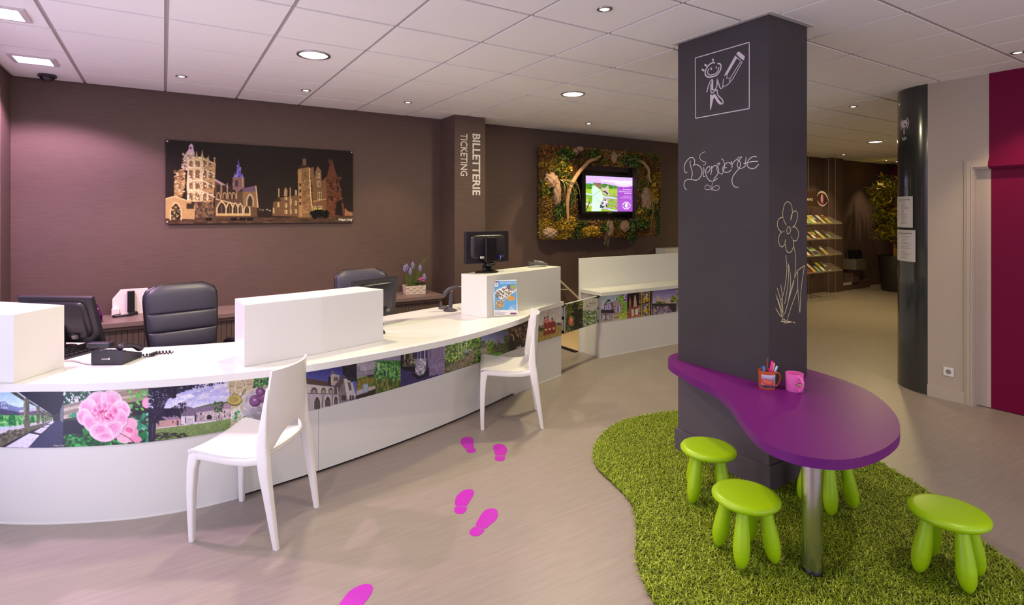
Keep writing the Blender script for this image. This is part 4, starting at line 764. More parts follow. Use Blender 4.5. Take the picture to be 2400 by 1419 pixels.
    for x, y, w_, h in ((1403, 840, 22, 50), (1490, 780, 26, 30), (1490, 850, 26, 46), (1490, 925, 30, 44), (1485, 720, 26, 34), (1545, 800, 14, 60), (1545, 920, 14, 50), (1350, 900, 16, 60), (1600, 700, 20, 50), (1600, 820, 20, 50), (1602, 915, 22, 50)): p.rect((226, 200, 150), x-w_/2, y, x+w_/2, y+h); p.rect((90, 76, 56), x-w_/2+5, y+6, x-2, y+h-6)
    p.line((200, 166, 120), [(1410, 680), (1410, 780)], 14); p.poly((176, 140, 104), [(1465, 770), (1470, 700), (1485, 665), (1505, 700), (1505, 770)]); p.line((190, 156, 116), [(1537, 670), (1540, 960)], 12)
    p.poly((150, 112, 76), [(1630, 1010), (1620, 470), (1680, 430), (1750, 440), (1785, 940), (1780, 1000), (1700, 1010)]); p.poly((184, 142, 96), [(1640, 1000), (1625, 480), (1660, 445), (1672, 1000)]); p.dots([(170, 130, 90), (126, 94, 64)], 1680, 450, 1770, 980, 120, 6, 22, .4, 0); p.line((250, 222, 160), [(1752, 450), (1768, 780), (1790, 940)], 10)
    for y in (620, 690, 760, 830): p.rect((60, 44, 36), 1640, y, 1660, y+36); p.line((220, 184, 130), [(1636, y), (1664, y)], 6)
    p.poly((60, 44, 38), [(1620, 465), (1685, 380), (1680, 330), (1690, 300), (1700, 330), (1716, 350), (1718, 420), (1750, 440)]); p.rect((130, 100, 80), 1678, 350, 1716, 420)
    p.poly((140, 104, 74), [(1755, 450), (1800, 440), (1815, 600), (1780, 660)]); p.poly((130, 92, 64), [(1785, 660), (1820, 520), (1890, 600), (1960, 540), (1960, 1000), (1790, 1000)]); p.poly((150, 110, 80), [(1818, 560), (1820, 490), (1845, 430), (1885, 480), (1890, 600), (1830, 640)])
    p.poly((112, 66, 46), [(1940, 1000), (1945, 570), (1990, 380), (2010, 350), (2030, 440), (2110, 690), (2115, 830), (2140, 860), (2150, 990)]); p.poly((92, 56, 42), [(1960, 380), (1985, 345), (2022, 390), (2000, 440)]); p.dots([(126, 76, 54), (96, 56, 40)], 1950, 560, 2110, 980, 120, 8, 26, .5, 0); p.poly((40, 26, 24), [(2040, 980), (2060, 830), (2110, 810), (2130, 990)])
    for x, y, w_, h in ((1855, 515, 34, 50), (1860, 605, 34, 60), (1868, 720, 40, 90), (1820, 885, 34, 56), (1874, 880, 40, 60)): p.rect((240, 214, 160), x-w_/2, y, x+w_/2, y+h); p.rect((70, 54, 46), x-w_/2+5, y+6, x-3, y+h-6); p.rect((70, 54, 46), x+3, y+6, x+w_/2-5, y+h-6)
    p.rect((190, 200, 90), 1806, 905, 1834, 936); p.rect((190, 200, 90), 1858, 902, 1890, 936); p.dots([(22, 18, 18)], 1780, 940, 1950, 1000, 40, 14, 30)
    for x, y in ((1998, 640), (2006, 800), (2062, 600), (2074, 690)): p.rect((52, 34, 30), x-9, y-26, x+9, y+26)
    p.line((210, 170, 120), [(1790, 830), (1940, 800)], 8); p.poly((170, 120, 90), [(2150, 900), (2190, 940), (2240, 950), (2240, 990), (2150, 990)])
    return p.grain(3).blur(2)
NP = thing('night_photograph', 'wide dark night photograph of a floodlit cathedral pinned on the brown wall', 'picture', (.9, YB, 1.92))
ya = YB-.028
PX0, PX1, PZ0, PZ1 = Yp(388, 328, ya)[0], Yp(827, 354, ya)[0], 1.519, 2.312
obj('board', MB().b2(PX0, PX1, ya+.001, ya+.007, PZ0, PZ1), mat('black', (14, 13, 15), .4), NP, world=True)
print_grid('photo', quad_grid((PX0, ya, PZ1), (PX1, ya, PZ1), (PX1, ya, PZ0), (PX0, ya, PZ0), 470, 205), pic_N(), mat('satin photo print', (255, 255, 255), .55, attr=True, spec=.15), NP, .78)
for x, z in ((PX0+.014, PZ1-.014), (PX1-.014, PZ1-.014), (PX0+.014, PZ0+.014), (PX1-.014, PZ0+.014)):
    obj('wall_pin', MB().lathe([(.008, 0), (.008, .008), (.004, .0105), (.001, .0108)], 14).xf(TRS((x, ya, z), 0, math.pi/2)).tube([(x, ya, z), (x, YB-.004, z)], .004, 8), chrome, NP, world=True, smooth='auto')
a_, b_ = Yp(793, 520, ya), Yp(827, 520, ya)
text('lettering', 'Philippe Dutef', (a_[0], ya-.0015, 1.530), (1, 0, 0), (0, 0, 1), b_[0]-a_[0]-.004, .034, mat('signature white', (235, 230, 226), .6), NP, bold=.01, shear=.35)
# ------------------------------------------------------------------ moss frame with television
tvc = (5.47, 6.0, 1.9)
def pic_T():
    p = Paint((1350, 380), (150, 140), 10.133, .3, (196, 160, 240), 31)
    p.vgrad((120, 180, 240), (190, 220, 250), 200, 480, 1000, 560); p.vgrad((80, 150, 40), (140, 180, 40), 200, 530, 1000, 1180); foliage(p, [(40, 96, 30), (70, 130, 40)], 220, 510, 1000, 640, 140, 10, 30); p.poly((150, 190, 50), [(200, 640), (1000, 640), (1000, 800), (200, 760)]); p.dots([(120, 160, 50), (170, 190, 70), (150, 130, 60)], 220, 760, 990, 1170, 260, 6, 20)
    for a, b in (((230, 755), (985, 870)), ((230, 990), (985, 1170))): p.line((190, 210, 240), [a, b], 34)
    for x in (270, 330, 800, 860, 920): p.line((190, 200, 200), [(x, 800), (x+6, 1120)], 4)
    p.line((30, 36, 60), [(240, 1160), (330, 940)], 20)
    p.poly((130, 100, 84), [(430, 490), (590, 490), (600, 640), (520, 620), (440, 560)]); p.dots([(90, 66, 56), (160, 126, 104)], 430, 490, 595, 620, 50, 5, 14)
    p.poly((190, 180, 170), [(600, 560), (640, 620), (720, 600), (760, 540), (780, 600), (770, 700), (800, 780), (740, 800), (640, 740), (620, 660)]); p.poly((50, 44, 50), [(615, 690), (700, 690), (760, 740), (750, 790), (700, 730)]); p.poly((176, 166, 160), [(660, 850), (770, 860), (760, 1000), (720, 1100), (650, 1000)])
    p.poly((196, 244, 214), [(380, 560), (430, 550), (520, 610), (590, 680), (650, 800), (640, 900), (580, 960), (600, 1170), (370, 1170), (390, 800), (370, 700)]); p.line((60, 90, 70), [(400, 800), (570, 680)], 7); p.line((60, 90, 70), [(490, 840), (540, 940), (600, 960)], 7); p.poly((170, 226, 150), [(380, 560), (430, 550), (440, 600), (380, 620)])
    p.ell((226, 226, 240), 660, 960, 50, 40); p.dots([(40, 44, 70), (220, 220, 236)], 580, 900, 730, 1100, 40, 10, 26)
    p.rect((150, 70, 190), 985, 560, 1345, 1185)
    for k in range(24):
        a = k*math.pi/12+.1; p.line((186, 110, 220), [(1195, 1030), (1195+520*math.cos(a), 1030+520*math.sin(a))], 10)
    p.rect((0, 0, 0), 985, 1185, 1345, 1300)
    p.poly((206, 176, 250), [(200, 280), (1400, 280), (1400, 560), (1330, 575), (1200, 598), (1050, 590), (900, 560), (700, 520), (500, 490), (350, 490), (200, 520)]); p.poly((226, 206, 255), [(900, 500), (1340, 430), (1340, 565), (1190, 590), (1020, 575)])
    for y, x0 in ((480, 790), (510, 960)): p.rect((250, 246, 255), x0, y-4, 1290, y+5)
    for y, x0 in ((655, 1110), (690, 1000), (710, 1000), (745, 1150), (810, 1100), (850, 1040), (880, 1270)): p.rect((240, 220, 250), x0, y-4, 1315, y+5)
    p.line((252, 250, 255), [(1105, 1025), (1140, 975), (1195, 950), (1250, 975), (1300, 1040)], 15); p.line((252, 250, 255), [(1110, 1060), (1150, 1105), (1195, 1120), (1250, 1095), (1285, 1060)], 15); p.ell((90, 40, 130), 1165, 1030, 26, 46); p.ell((250, 236, 255), 1195, 1030, 32, 56); p.line((252, 250, 255), [(1145, 1005), (1160, 1060)], 6)
    return p.blur(1)
TV = thing('television', 'flat black television showing a purple slide inside the moss frame', 'television', tvc)
blk = mat('black plastic', (24, 22, 25), .35)
obj('case', MB().b2(4.985, 6.008, 6.0, 6.045, 1.612, 2.192), blk, TV, world=True, bevel=.006)
obj('back_box', MB().b2(5.1, 5.9, 6.045, 6.1, 1.68, 2.1), blk, TV, world=True); obj('wall_mount', MB().b2(4.86, 5.95, 6.10, 6.125, 1.56, 2.24), blk, TV, world=True)
print_grid('screen', quad_grid((5.046, 5.9985, 2.158), (5.956, 5.9985, 2.158), (5.956, 5.9985, 1.650), (5.046, 5.9985, 1.650), 150, 100), pic_T(), mat('lit screen', (20, 20, 20), .3, attr=True, emit=(255, 255, 255), es=.9), TV, 1.0)
text('lettering', 'La ferme pédagogique de Navarre', (5.335, 5.9975, 2.07), (1, 0, 0), (0, 0, 1), .60, .05, mat('screen text', (250, 250, 255), .5, emit=(255, 255, 255), es=.8), TV)
text('lettering', 'SAMSUNG', (5.46, 5.9985, 1.626), (1, 0, 0), (0, 0, 1), .085, .011, lt, TV)
MF = thing('moss_frame', 'large wall frame covered in green and brown moss, branches and air plants', 'frame', (5.34, 6.14, 1.9))
ox0, ox1, oz0, oz1 = 4.255, 6.425, 1.30, 2.508; ix0, ix1, iz0, iz1 = 4.80, 5.955, 1.52, 2.30; yb, yf = 6.0, 5.9
core = MB().b2(ox0, ix0, yf, yb, oz0, oz1).b2(ix1, ox1, yf, yb, oz0, oz1).b2(ix0, ix1, yf, yb, oz0, iz0).b2(ix0, ix1, yf, yb, iz1, oz1)
obj('core', core, mat('dark moss base', (58, 44, 24), .95, noise=(14, .4)), MF, world=True)
for z in (1.42, 2.4): obj('wall_mount', MB().b2(4.4, 6.25, 6.0, YB, z-.02, z+.02), blk, MF, world=True)
# moss pile: thousands of small upright flakes, coloured in patches
def pile(n, sampler, length, wid, colfn, name, m, parent, kind='stuff'):
    P, Nn = sampler(n); d = Nn+RNG.normal(0, .75, (n, 3)); d /= np.linalg.norm(d, axis=1)[:, None]
    s = np.cross(d, RNG.normal(0, 1, (n, 3))); s /= np.linalg.norm(s, axis=1)[:, None]; L = length*RNG.uniform(.5, 1.3, (n, 1)); W = wid*RNG.uniform(.6, 1.3, (n, 1))
    V = np.stack([P-s*W*.5, P+s*W*.5, P+d*L*.6+s*W*.6, P+d*L, P+d*L*.6-s*W*.6], 1); c = np.repeat(colfn(P)[:, None], 5, 1)
    V = V.reshape(-1, 3); F5 = np.arange(n*5).reshape(n, 5)
    me = bpy.data.meshes.new(name); me.vertices.add(len(V)); me.vertices.foreach_set('co', V.ravel()); me.loops.add(n*5); me.loops.foreach_set('vertex_index', F5.ravel()); me.polygons.add(n)
    me.polygons.foreach_set('loop_start', np.arange(0, n*5, 5)); me.polygons.foreach_set('loop_total', np.full(n, 5))
    a = me.color_attributes.new('print', 'FLOAT_COLOR', 'POINT'); cc = lin(c.reshape(-1, 3)); a.data.foreach_set('color', np.concatenate([cc, np.ones((len(cc), 1))], 1).ravel())
    me.update(); return obj(name, me, m, parent, world=True, kind=kind)
bars = [(ox0, ix0, oz0, oz1), (ix1, ox1, oz0, oz1), (ix0, ix1, oz0, iz0), (ix0, ix1, iz1, oz1)]; areas = np.array([(b-a)*(d-c) for a, b, c, d in bars])
def moss_s(n):
    k = RNG.choice(4, n, p=areas/areas.sum()); B = np.array(bars)[k]; P = np.stack([RNG.uniform(B[:, 0], B[:, 1]), np.full(n, yf), RNG.uniform(B[:, 2], B[:, 3])], 1); N_ = np.tile([0., -1, 0], (n, 1))
    e = RNG.rand(n) < .3; q = RNG.randint(0, 4, n); P[e, 1] = RNG.uniform(yf, yb, e.sum())
    for j, (ax, val, nn) in enumerate(((0, ox0, -1), (0, ox1, 1), (2, oz0, -1), (2, oz1, 1))):
        m_ = e & (q == j); P[m_, ax] = val; N_[m_] = 0; N_[m_, ax] = nn
        if ax == 0: P[m_, 2] = RNG.uniform(oz0, oz1, m_.sum())
        else: P[m_, 0] = RNG.uniform(ox0, ox1, m_.sum())
    return P, N_
cent = np.stack([RNG.uniform(ox0, ox1, 70), RNG.uniform(oz0, oz1, 70)], 1); pal = np.array([(104, 76, 26), (120, 88, 30), (84, 66, 28), (140, 108, 26), (96, 92, 28), (70, 80, 26), (130, 92, 50), (110, 70, 28), (150, 122, 34)])[RNG.randint(0, 9, 70)]
def moss_c(P): 
    d = ((P[:, None, [0, 2]]-cent[None])**2).sum(-1); return np.clip(pal[d.argmin(1)]*1.12+RNG.normal(0, 20, (len(P), 1)), 8, 255)
pile(26000, moss_s, .034, .012, moss_c, 'moss', mat('moss', (90, 80, 30), .9, attr=True), MF)
ML = lambda pts, y=5.86: [Yp(1260+x/5.257, 330+z/5.257, y) for x, z in pts]
wood = mat('driftwood', (168, 128, 92), .8, noise=(40, .25), bump=(60, .5)); bark = mat('cork bark', (150, 122, 100), .9, noise=(60, .3), bump=(50, 1.0))
obj('branch', MB().tube(crom(ML([(370, 1010), (370, 900), (365, 780), (385, 640), (430, 520), (510, 390), (590, 300), (650, 245), (720, 225), (770, 190)], 5.83), 5), [.017+.012*math.sin(3*i/45) for i in range(46)], 8), wood, MF, world=True, smooth=True)
obj('branch', MB().tube(crom(ML([(1120, 235), (1200, 225), (1270, 250), (1330, 300), (1370, 370), (1370, 440), (1400, 520)], 5.84), 5), [.012+.010*math.sin(3*i/30) for i in range(31)], 8), wood, MF, world=True, smooth=True)
def lump(x, z, rx, rz, seed, m=bark, name='bark_piece'):
    r = np.random.RandomState(seed); bm = bmesh.new(); bmesh.ops.create_icosphere(bm, subdivisions=4, radius=1); c = Yp(1260+x/5.257, 330+z/5.257, 5.87); ph = r.uniform(0, 6, 6)
    for v in bm.verts:
        q = v.co; k = 1+.16*math.sin(7*q.x+ph[0])*math.sin(8*q.z+ph[1])+.10*math.sin(15*q.x+ph[2])*math.sin(17*q.z+ph[3])+.05*math.sin(31*q.z+ph[4])*math.cos(29*q.x)+r.uniform(-.03, .03)
        v.co = Vector((c[0]+q.x*rx*k, c[1]+q.y*.045*k, c[2]+q.z*rz*k))
    me = bpy.data.meshes.new(name); bm.to_mesh(me); bm.free(); obj(name, me, m, MF, world=True, smooth=True)
for i, (x, z, rx, rz) in enumerate(((165, 490, .11, .1), (240, 640, .06, .19), (1345, 740, .1, .2), (1330, 640, .05, .08), (885, 1085, .075, .11), (1075, 1055, .09, .08), (155, 1140, .12, .07), (520, 100, .06, .035), (460, 140, .045, .05), (940, 205, .05, .08))): lump(x, z, rx, rz, i+3)
airp = mat('air plant leaf', (170, 156, 96), .6)
def air(x, z, ends, y=5.84):
    mb = MB(); O = Yp(1260+x/5.257, 330+z/5.257, y)
    for ex, ez in ends:
        E_ = Yp(1260+ex/5.257, 330+ez/5.257, y-.02); M_ = (O+E_)/2+np.array([(E_[0]-O[0])*.22, -.05, .05+abs(E_[2]-O[2])*.12]); mb.tube(crom([O, M_, E_], 6), [.007*(1-k/13.5) for k in range(13)], 5, .5)
    obj('air_plant', mb, airp, MF, world=True, smooth=True)
air(280, 480, [(315, 800), (330, 860), (360, 780), (395, 800), (450, 740), (470, 880), (530, 770), (525, 700), (420, 880), (380, 620), (500, 620)]); air(1405, 740, [(1470, 840), (1460, 800), (1310, 980), (1390, 1110), (1420, 900), (1440, 780), (1350, 940), (1480, 780)]); air(1345, 340, [(1350, 620), (1335, 560), (1360, 580), (1300, 360), (1345, 500)], 5.86); air(960, 200, [(1115, 120), (1070, 180), (1070, 280), (1020, 270), (1000, 160)], 5.86)
fern = mat('frame ivy', (62, 84, 26), .6, attr=True)
def clump(cx_, cz_, rx, rz, n, cols, hang=0):
    cA = np.array(cols, float)
    def smp(k): 
        a = RNG.uniform(0, 6.28, k); r = np.sqrt(RNG.rand(k)); c = Yp(1260+cx_/5.257, 330+cz_/5.257, 5.87); return np.stack([c[0]+rx*r*np.cos(a), c[1]+RNG.uniform(-.04, .03, k), c[2]+rz*r*np.sin(a)-hang*RNG.rand(k)**2], 1), np.tile([0., -1, .2], (k, 1))
    pile(n, smp, .042, .024, lambda P: np.clip(cA[RNG.randint(len(cA), size=len(P))]+RNG.normal(0, 12, (len(P), 1)), 5, 255), 'ivy_clump', fern, MF)
gr = [(66, 92, 30), (44, 66, 22), (92, 112, 38)]; ye = [(176, 140, 30), (150, 120, 26), (190, 156, 50)]
for a in ((340, 170, .14, .07, 300, gr), (300, 330, .12, .16, 460, gr+ye), (690, 180, .1, .07, 240, gr), (1150, 250, .2, .08, 420, gr), (1240, 1030, .2, .08, 420, gr), (1155, 1130, .05, .06, 150, gr, .14), (350, 1020, .16, .1, 500, ye), (270, 880, .1, .14, 260, gr), (1270, 920, .1, .12, 360, ye+gr), (1420, 660, .08, .16, 300, ye), (90, 590, .05, .12, 160, gr+ye), (1350, 880, .06, .06, 120, gr), (640, 1120, .15, .06, 260, ye), (820, 1070, .06, .06, 140, gr)): clump(*a)
mb = MB()
for k in range(9): O = Yp(1260+(820+6*k)/5.257, 330+1150/5.257, 5.86); mb.tube(crom([O, O+np.array([.03*math.sin(k*2), -.01, -.06]), O+np.array([.03*math.cos(k*3), 0, -.13-.008*k])], 4), .002, 4)
obj('hanging_roots', mb, mat('root fibre', (110, 96, 60), .9), MF, world=True)
# ------------------------------------------------------------------ white visitor chairs
chair_w = mat('white moulded plastic', (236, 233, 230), .3)
PROF = crom([(.225, .445), (.195, .452), (.12, .440), (.02, .426), (-.08, .424), (-.14, .434), (-.178, .462), (-.198, .52), (-.208, .60), (-.214, .70), (-.220, .78), (-.226, .846)], 6)
TB = 36                                    # profile sample at the bend
def chair_surf(u, k, th):
    k0 = int(min(k, len(PROF)-2)); f = k-k0; y, z = PROF[k0]*(1-f)+PROF[k0+1]*f; g = k/(len(PROF)-1)
    hw = np.interp(g, [0, .2, .45, .55, .62, .8, 1], [.212, .212, .200, .196, .190, .178, .161])
    d = PROF[min(k0+1, len(PROF)-1)]-PROF[max(k0-1, 0)]; d = d/np.linalg.norm(d); nx = np.array([-d[1], d[0]])*-1   # normal pointing up / forward
    back = np.clip((g-.5)/.15, 0, 1); y2 = y+back*.042*abs(u)**2.2; z2 = z+(1-back)*(.010*abs(u)**3-.006*(1-u*u))
    return (u*hw, y2-nx[0]*th, z2-nx[1]*th)
def shell(krange_lo, krange_hi, nu, nk, th):
    top_, bot = [], []
    for j in range(nu+1):
        u = -1+2*j/nu; lo, hi = krange_lo(u), krange_hi(u)
        top_.append([chair_surf(u, lo+(hi-lo)*i/nk, 0) for i in range(nk+1)]); bot.append([chair_surf(u, lo+(hi-lo)*i/nk, th) for i in range(nk+1)])
    mb = MB(); idx = lambda s, j, i: (s*(nu+1)+j)*(nk+1)+i; vs = [p for L in top_ for p in L]+[p for L in bot for p in L]; fs = []
    for j in range(nu):
        for i in range(nk): fs += [(idx(0, j, i), idx(0, j+1, i), idx(0, j+1, i+1), idx(0, j, i+1)), (idx(1, j, i), idx(1, j, i+1), idx(1, j+1, i+1), idx(1, j+1, i))]
    for j in range(nu): fs += [(idx(0, j, 0), idx(1, j, 0), idx(1, j+1, 0), idx(0, j+1, 0)), (idx(0, j, nk), idx(0, j+1, nk), idx(1, j+1, nk), idx(1, j, nk))]
    for i in range(nk): fs += [(idx(0, 0, i), idx(0, 0, i+1), idx(1, 0, i+1), idx(1, 0, i)), (idx(0, nu, i), idx(1, nu, i), idx(1, nu, i+1), idx(0, nu, i+1))]
    return mb.add(vs, fs)
def rrect(c, ex, ey, a, b, n=16, p=3):      # rounded rectangle ring (superellipse)
    out = []; ex, ey = np.array(ex), np.array(ey)
    for q in range(n):
        t = 2*math.pi*(q+.5)/n; cc, ss = math.cos(t), math.sin(t); k = 2/p; out.append(np.array(c)+ex*a*math.copysign(abs(cc)**k, cc)+ey*b*math.copysign(abs(ss)**k, ss))
    return out
def make_chair(label):
    t = thing('visitor_chair', label, 'chair', group='white visitor chairs at the counter')
    obj('seat', shell(lambda u: 0, lambda u: TB, 24, 30, .012), chair_w, t, smooth='auto')
    arch_ = lambda u: TB+8.5*max(0, 1-(u/.66)**2)**.6
    obj('backrest', shell(lambda u: arch_(u) if abs(u) < .66 else TB, lambda u: len(PROF)-1, 32, 24, .011), chair_w, t, smooth='auto')
    for s in (-1, 1):
        R = []
        for z, x, y, a, b in ((0, .193, .213, .011, .012), (.1, .1945, .2145, .0135, .0145), (.25, .196, .213, .0175, .0185), (.36, .194, .208, .0200, .0220), (.41, .190, .200, .0205, .026), (.437, .188, .195, .0205, .028)): R.append(rrect((s*x, y, z), (1, 0, 0), (0, 1, 0), a*1.08, b*1.08, 20, 4))
        obj('leg', MB().rings(R), chair_w, t, smooth='auto')
        R = []
        for z, x, y, a, b in ((0, .193, -.235, .011, .012), (.1, .195, -.220, .014, .015), (.25, .197, -.197, .018, .020), (.36, .196, -.178, .0205, .025), (.43, .191, -.168, .02, .028), (.49, .188, -.160, .016, .026), (.56, .186, -.163, .012, .02), (.66, .180, -.169, .008, .012), (.76, .170, -.176, .005, .007)): R.append(rrect((s*x, y, z), (1, 0, 0), (0, 1, 0), a*1.08, b*1.08, 20, 4))
        obj('leg', MB().rings(R), chair_w, t, smooth='auto')
        R = [rrect((s*.199, y, z-.008), (1, 0, 0), (0, 0, 1), .011, .019) for y, z in [(.205, .436), (.12, .428), (.02, .418), (-.08, .416), (-.16, .430)]]
        obj('side_rail', MB().rings(R), chair_w, t, smooth='auto')
    obj('rear_rail', MB().rings([rrect((x, -.176+.020*(x/.19)**2, .437+.012*(x/.19)**2), (0, 1, 0), (0, 0, 1), .011, .017) for x in np.linspace(-.185, .185, 13)]), chair_w, t, smooth='auto')
    return t
ch = make_chair('white plastic chair with open lower back, nearest to us at the curved counter')
def face(ang): return math.radians(ang)-math.pi/2
ch.location = (.407, 3.133, 0); ch.rotation_euler = (0, 0, face(139))
copy_tree(ch, (2.292, 3.646, 0), face(151), 'white plastic chair seen from the side, farther along the counter near the brochure stand')
# ------------------------------------------------------------------ office chairs
leather = mat('black leather', (58, 56, 72), .38, bump=(160, .15)); chair_bk = mat('black chair shell', (22, 21, 24), .35)
def office_chair(label, loc, rz, h=1.065):
    t = thing('office_chair', label, 'chair', loc, rz, group='office chairs behind the counter')
    R = []
    for z in sorted(list(np.linspace(.5, h-.03, 34))+[h-.02, h-.01, h-.003, h]+[q+d for q in (.60, .727, .862) for d in (-.006, -.003, 0, .003, .006)]):
        g = max(math.exp(-((z-q)/.004)**2) for q in (.60, .727, .862)); pf = max(abs(math.sin(math.pi*(z-q0)/(q1-q0))) if q0 <= z <= q1 else 0 for q0, q1 in ((.5, .60), (.60, .727), (.727, .862), (.862, h)))
        e = max(0, (z-(h-.07))/.07); w_ = .235*np.interp(z, [.5, .75, .95, h], [.86, 1.0, 1.03, .99])-.085*e**2.4; d = (.030+.008*pf-.012*g)*(1-.55*e**3); yy = -.19-.10*np.interp(z, [.5, h], [0, 1])
        R.append([(w_*math.copysign(abs(math.cos(a))**.45, math.cos(a)), yy+.02+d*math.copysign(abs(math.sin(a))**.8, math.sin(a)), z) for a in np.linspace(0, 2*math.pi, 41)[:-1]])
    obj('back_cushion', MB().rings(R), leather, t, smooth=True)
    Rr = []
    for z in np.linspace(.48, h+.008, 16):
        w_ = .25*np.interp(z, [.5, .75, .95, h], [.86, 1.0, 1.03, .99])-.09*max(0, (z-(h-.065))/.073)**2.4; yy = -.19-.10*np.interp(z, [.5, h], [0, 1])-.012
        Rr.append([(w_*math.copysign(abs(math.cos(a))**.4, math.cos(a)), yy+.022*math.sin(a), z) for a in np.linspace(0, 2*math.pi, 25)[:-1]])
    obj('back_shell', MB().rings(Rr), chair_bk, t, smooth=True)
    obj('seat', MB().box((0, .05, .46), (.5, .5, .1)), leather, t, bevel=.04, seg=4, smooth=True)
    for s in (-1, 1): obj('armrest', MB().tube(crom([(s*.25, -.16, .48), (s*.285, -.15, .60), (s*.295, .02, .635), (s*.285, .16, .62), (s*.26, .2, .54), (s*.24, .15, .44)], 5), .022, 10), chair_bk, t, smooth=True)
    obj('gas_post', MB().tube([(0, .05, .1), (0, .05, .41)], .03, 12), chrome, t, smooth='auto')
    for k in range(5):
        a = k*2*math.pi/5; obj('base_arm', MB().tube([(0, .05, .1), (.3*math.cos(a), .05+.3*math.sin(a), .07)], [.03, .018], 8), chair_bk, t, smooth='auto')
        obj('castor', MB().lathe([(.001, -.02), (.028, -.02), (.028, .02), (.001, .02)], 14).xf(TRS((.3*math.cos(a), .05+.3*math.sin(a), .0285), a, 0, math.pi/2) @ Matrix.Identity(4)), blk, t, smooth='auto')
office_chair('black leather office chair with three cushion seams behind the left workplace', (.175, 4.70, 0), math.pi+.20)
office_chair('black office chair half hidden by the monitor behind the middle white box', (1.60, 5.02, 0), math.pi-.1, 1.068)
# ------------------------------------------------------------------ low cabinets along the wall
cabt = mat('brown cabinet laminate', (122, 102, 98), .45); tamb = mat('tambour brown', (96, 80, 74), .5)
SB = thing('sideboard_top', 'long brown worktop running along the wall behind the office chairs', 'worktop', (.86, 5.9, .66))
obj('board', MB().b2(-.98, 2.68, 5.64, 6.135, .662, .70), cabt, SB, world=True, bevel=.002)
labs = ['brown shutter cabinet under the wall worktop at the left', 'brown shutter cabinet under the wall worktop behind the left office chair', 'brown shutter cabinet behind the middle white box', 'brown shutter cabinet under the flower basket']
for k in range(4):
    x0 = -.97+k*.91; x1 = x0+.905; cb = thing('shutter_cabinet', labs[k], 'cabinet', ((x0+x1)/2, 5.9, 0), group='shutter cabinets along the wall')
    obj('body', MB().b2(x0, x0+.03, 5.67, 6.12, 0, .661).b2(x1-.03, x1, 5.67, 6.12, 0, .661).b2(x0+.03, x1-.03, 6.1, 6.12, 0, .661).b2(x0+.03, x1-.03, 5.67, 6.1, 0, .05).b2(x0+.03, x1-.03, 5.67, 6.1, .63, .661), cabt, cb, world=True)
    for i in range(21): xx = x0+.032+i*.0401; obj('shutter_slat', MB().b2(xx, xx+.037, 5.69, 5.70, .052, .628), tamb, cb, world=True)
# ------------------------------------------------------------------ monitors
mon_m = mat('dark monitor plastic', (40, 37, 44), .34)
def monitor(label, loc, yaw, tilt, w_=.51, hh=.32, zc=.19, stand=True, logo=False, base_z=0):
    """local frame: back faces -y; zc = height of the panel centre above the base"""
    t = thing('monitor', label, 'monitor', loc, yaw)
    M_ = TRS((0, 0, zc), 0, tilt)
    obj('panel', MB().box((0, .0, 0), (w_, .03, hh)).xf(M_), mon_m, t, bevel=.005)
    obj('screen', MB().box((0, .0155, .005), (w_-.03, .002, hh-.04)).xf(M_), mat('dark glass', (12, 12, 16), .1), t)
    R = [rrect((0, y, .005), (1, 0, 0), (0, 0, 1), (w_-.1)/2*q, (hh-.07)/2*q, 48, 7) for y, q in ((-.014, 1.0), (-.03, .97), (-.036, .93), (-.04, .88))]
    obj('back_bulge', MB().rings(R).xf(M_), mon_m, t, smooth='auto')
    obj('port_panel', MB().box((0, -.041, -hh*.30), (w_*.5, .006, .04)).xf(M_), blk, t)
    for x, c in ((-.09, (200, 200, 200)), (.11, (60, 60, 190) if logo else (120, 116, 110))): obj('plug', MB().box((x, -.055, -hh*.30), (.03, .02, .02)).xf(M_), mat('plug %d' % c[0], c, .5), t)
    if stand:
        obj('neck_cover', MB().box((0, -.055, -.02), (.125, .03, .22)).xf(M_), blk, t, bevel=.01)
        obj('stand_foot', MB().tube(crom([(0, -.06, .075), (0, -.03, .07), (0, .0, .05), (0, -.02, .014)], 5), [.05]*16, 12, .45), blk, t, smooth=True)
        obj('stand_base', MB().lathe([(.105, 0), (.105, .006), (.09, .013), (.03, .016)], 32, sx=1.1, sy=.85), blk, t, smooth='auto')
        obj('cable', MB().tube(crom([(-.09, -.06, zc-hh*.30), (-.06, -.09, zc-hh*.45), (0, -.085, zc-hh*.5), (.07, -.09, zc-hh*.42), (.11, -.06, zc-hh*.30)], 5), .004, 6), blk, t, smooth=True)
    else:
        obj('neck', MB().box((0, -.03, zc*.45), (.09, .03, zc*.9)), blk, t, bevel=.008); obj('stand_base', MB().lathe([(.08, 0), (.08, .006), (.03, .014)], 28), blk, t, smooth='auto')
    if logo:
        M2 = (Matrix.Translation(loc) @ Matrix.Rotation(yaw, 4, 'Z') @ M_); q = lambda x, y, z: np.array(M2 @ Vector((x, y, z))); ex = q(1, 0, 0)-q(0, 0, 0); ez = q(0, 0, 1)-q(0, 0, 0)
        n = [(.028*math.cos(a), .028*math.sin(a)) for a in np.linspace(0, 6.283, 29)[:-1]]; mb = MB().rings([[q(.002+x*k, -.0712, .045+z*k) for x, z in n] for k in (.9, 1.0)], cap=False)
        lm = mat('embossed logo', (74, 72, 78), .25, .6); obj('logo', mb, lm, t, world=True); text('logo', 'hp', q(-.018, -.0712, .025), ex, ez, .04, .042, lm, t, shear=.25)
    return t
monitor('black monitor with logo seen from behind on the right white box', (2.44, 4.262, 1.091), .16-.05, .0, .475, .285, .225, True, True)
monitor('black monitor tilted back at the left end of the counter, partly behind the white box', (-.56, 4.62, .736), -.62, .30, .50, .33, .185, False)
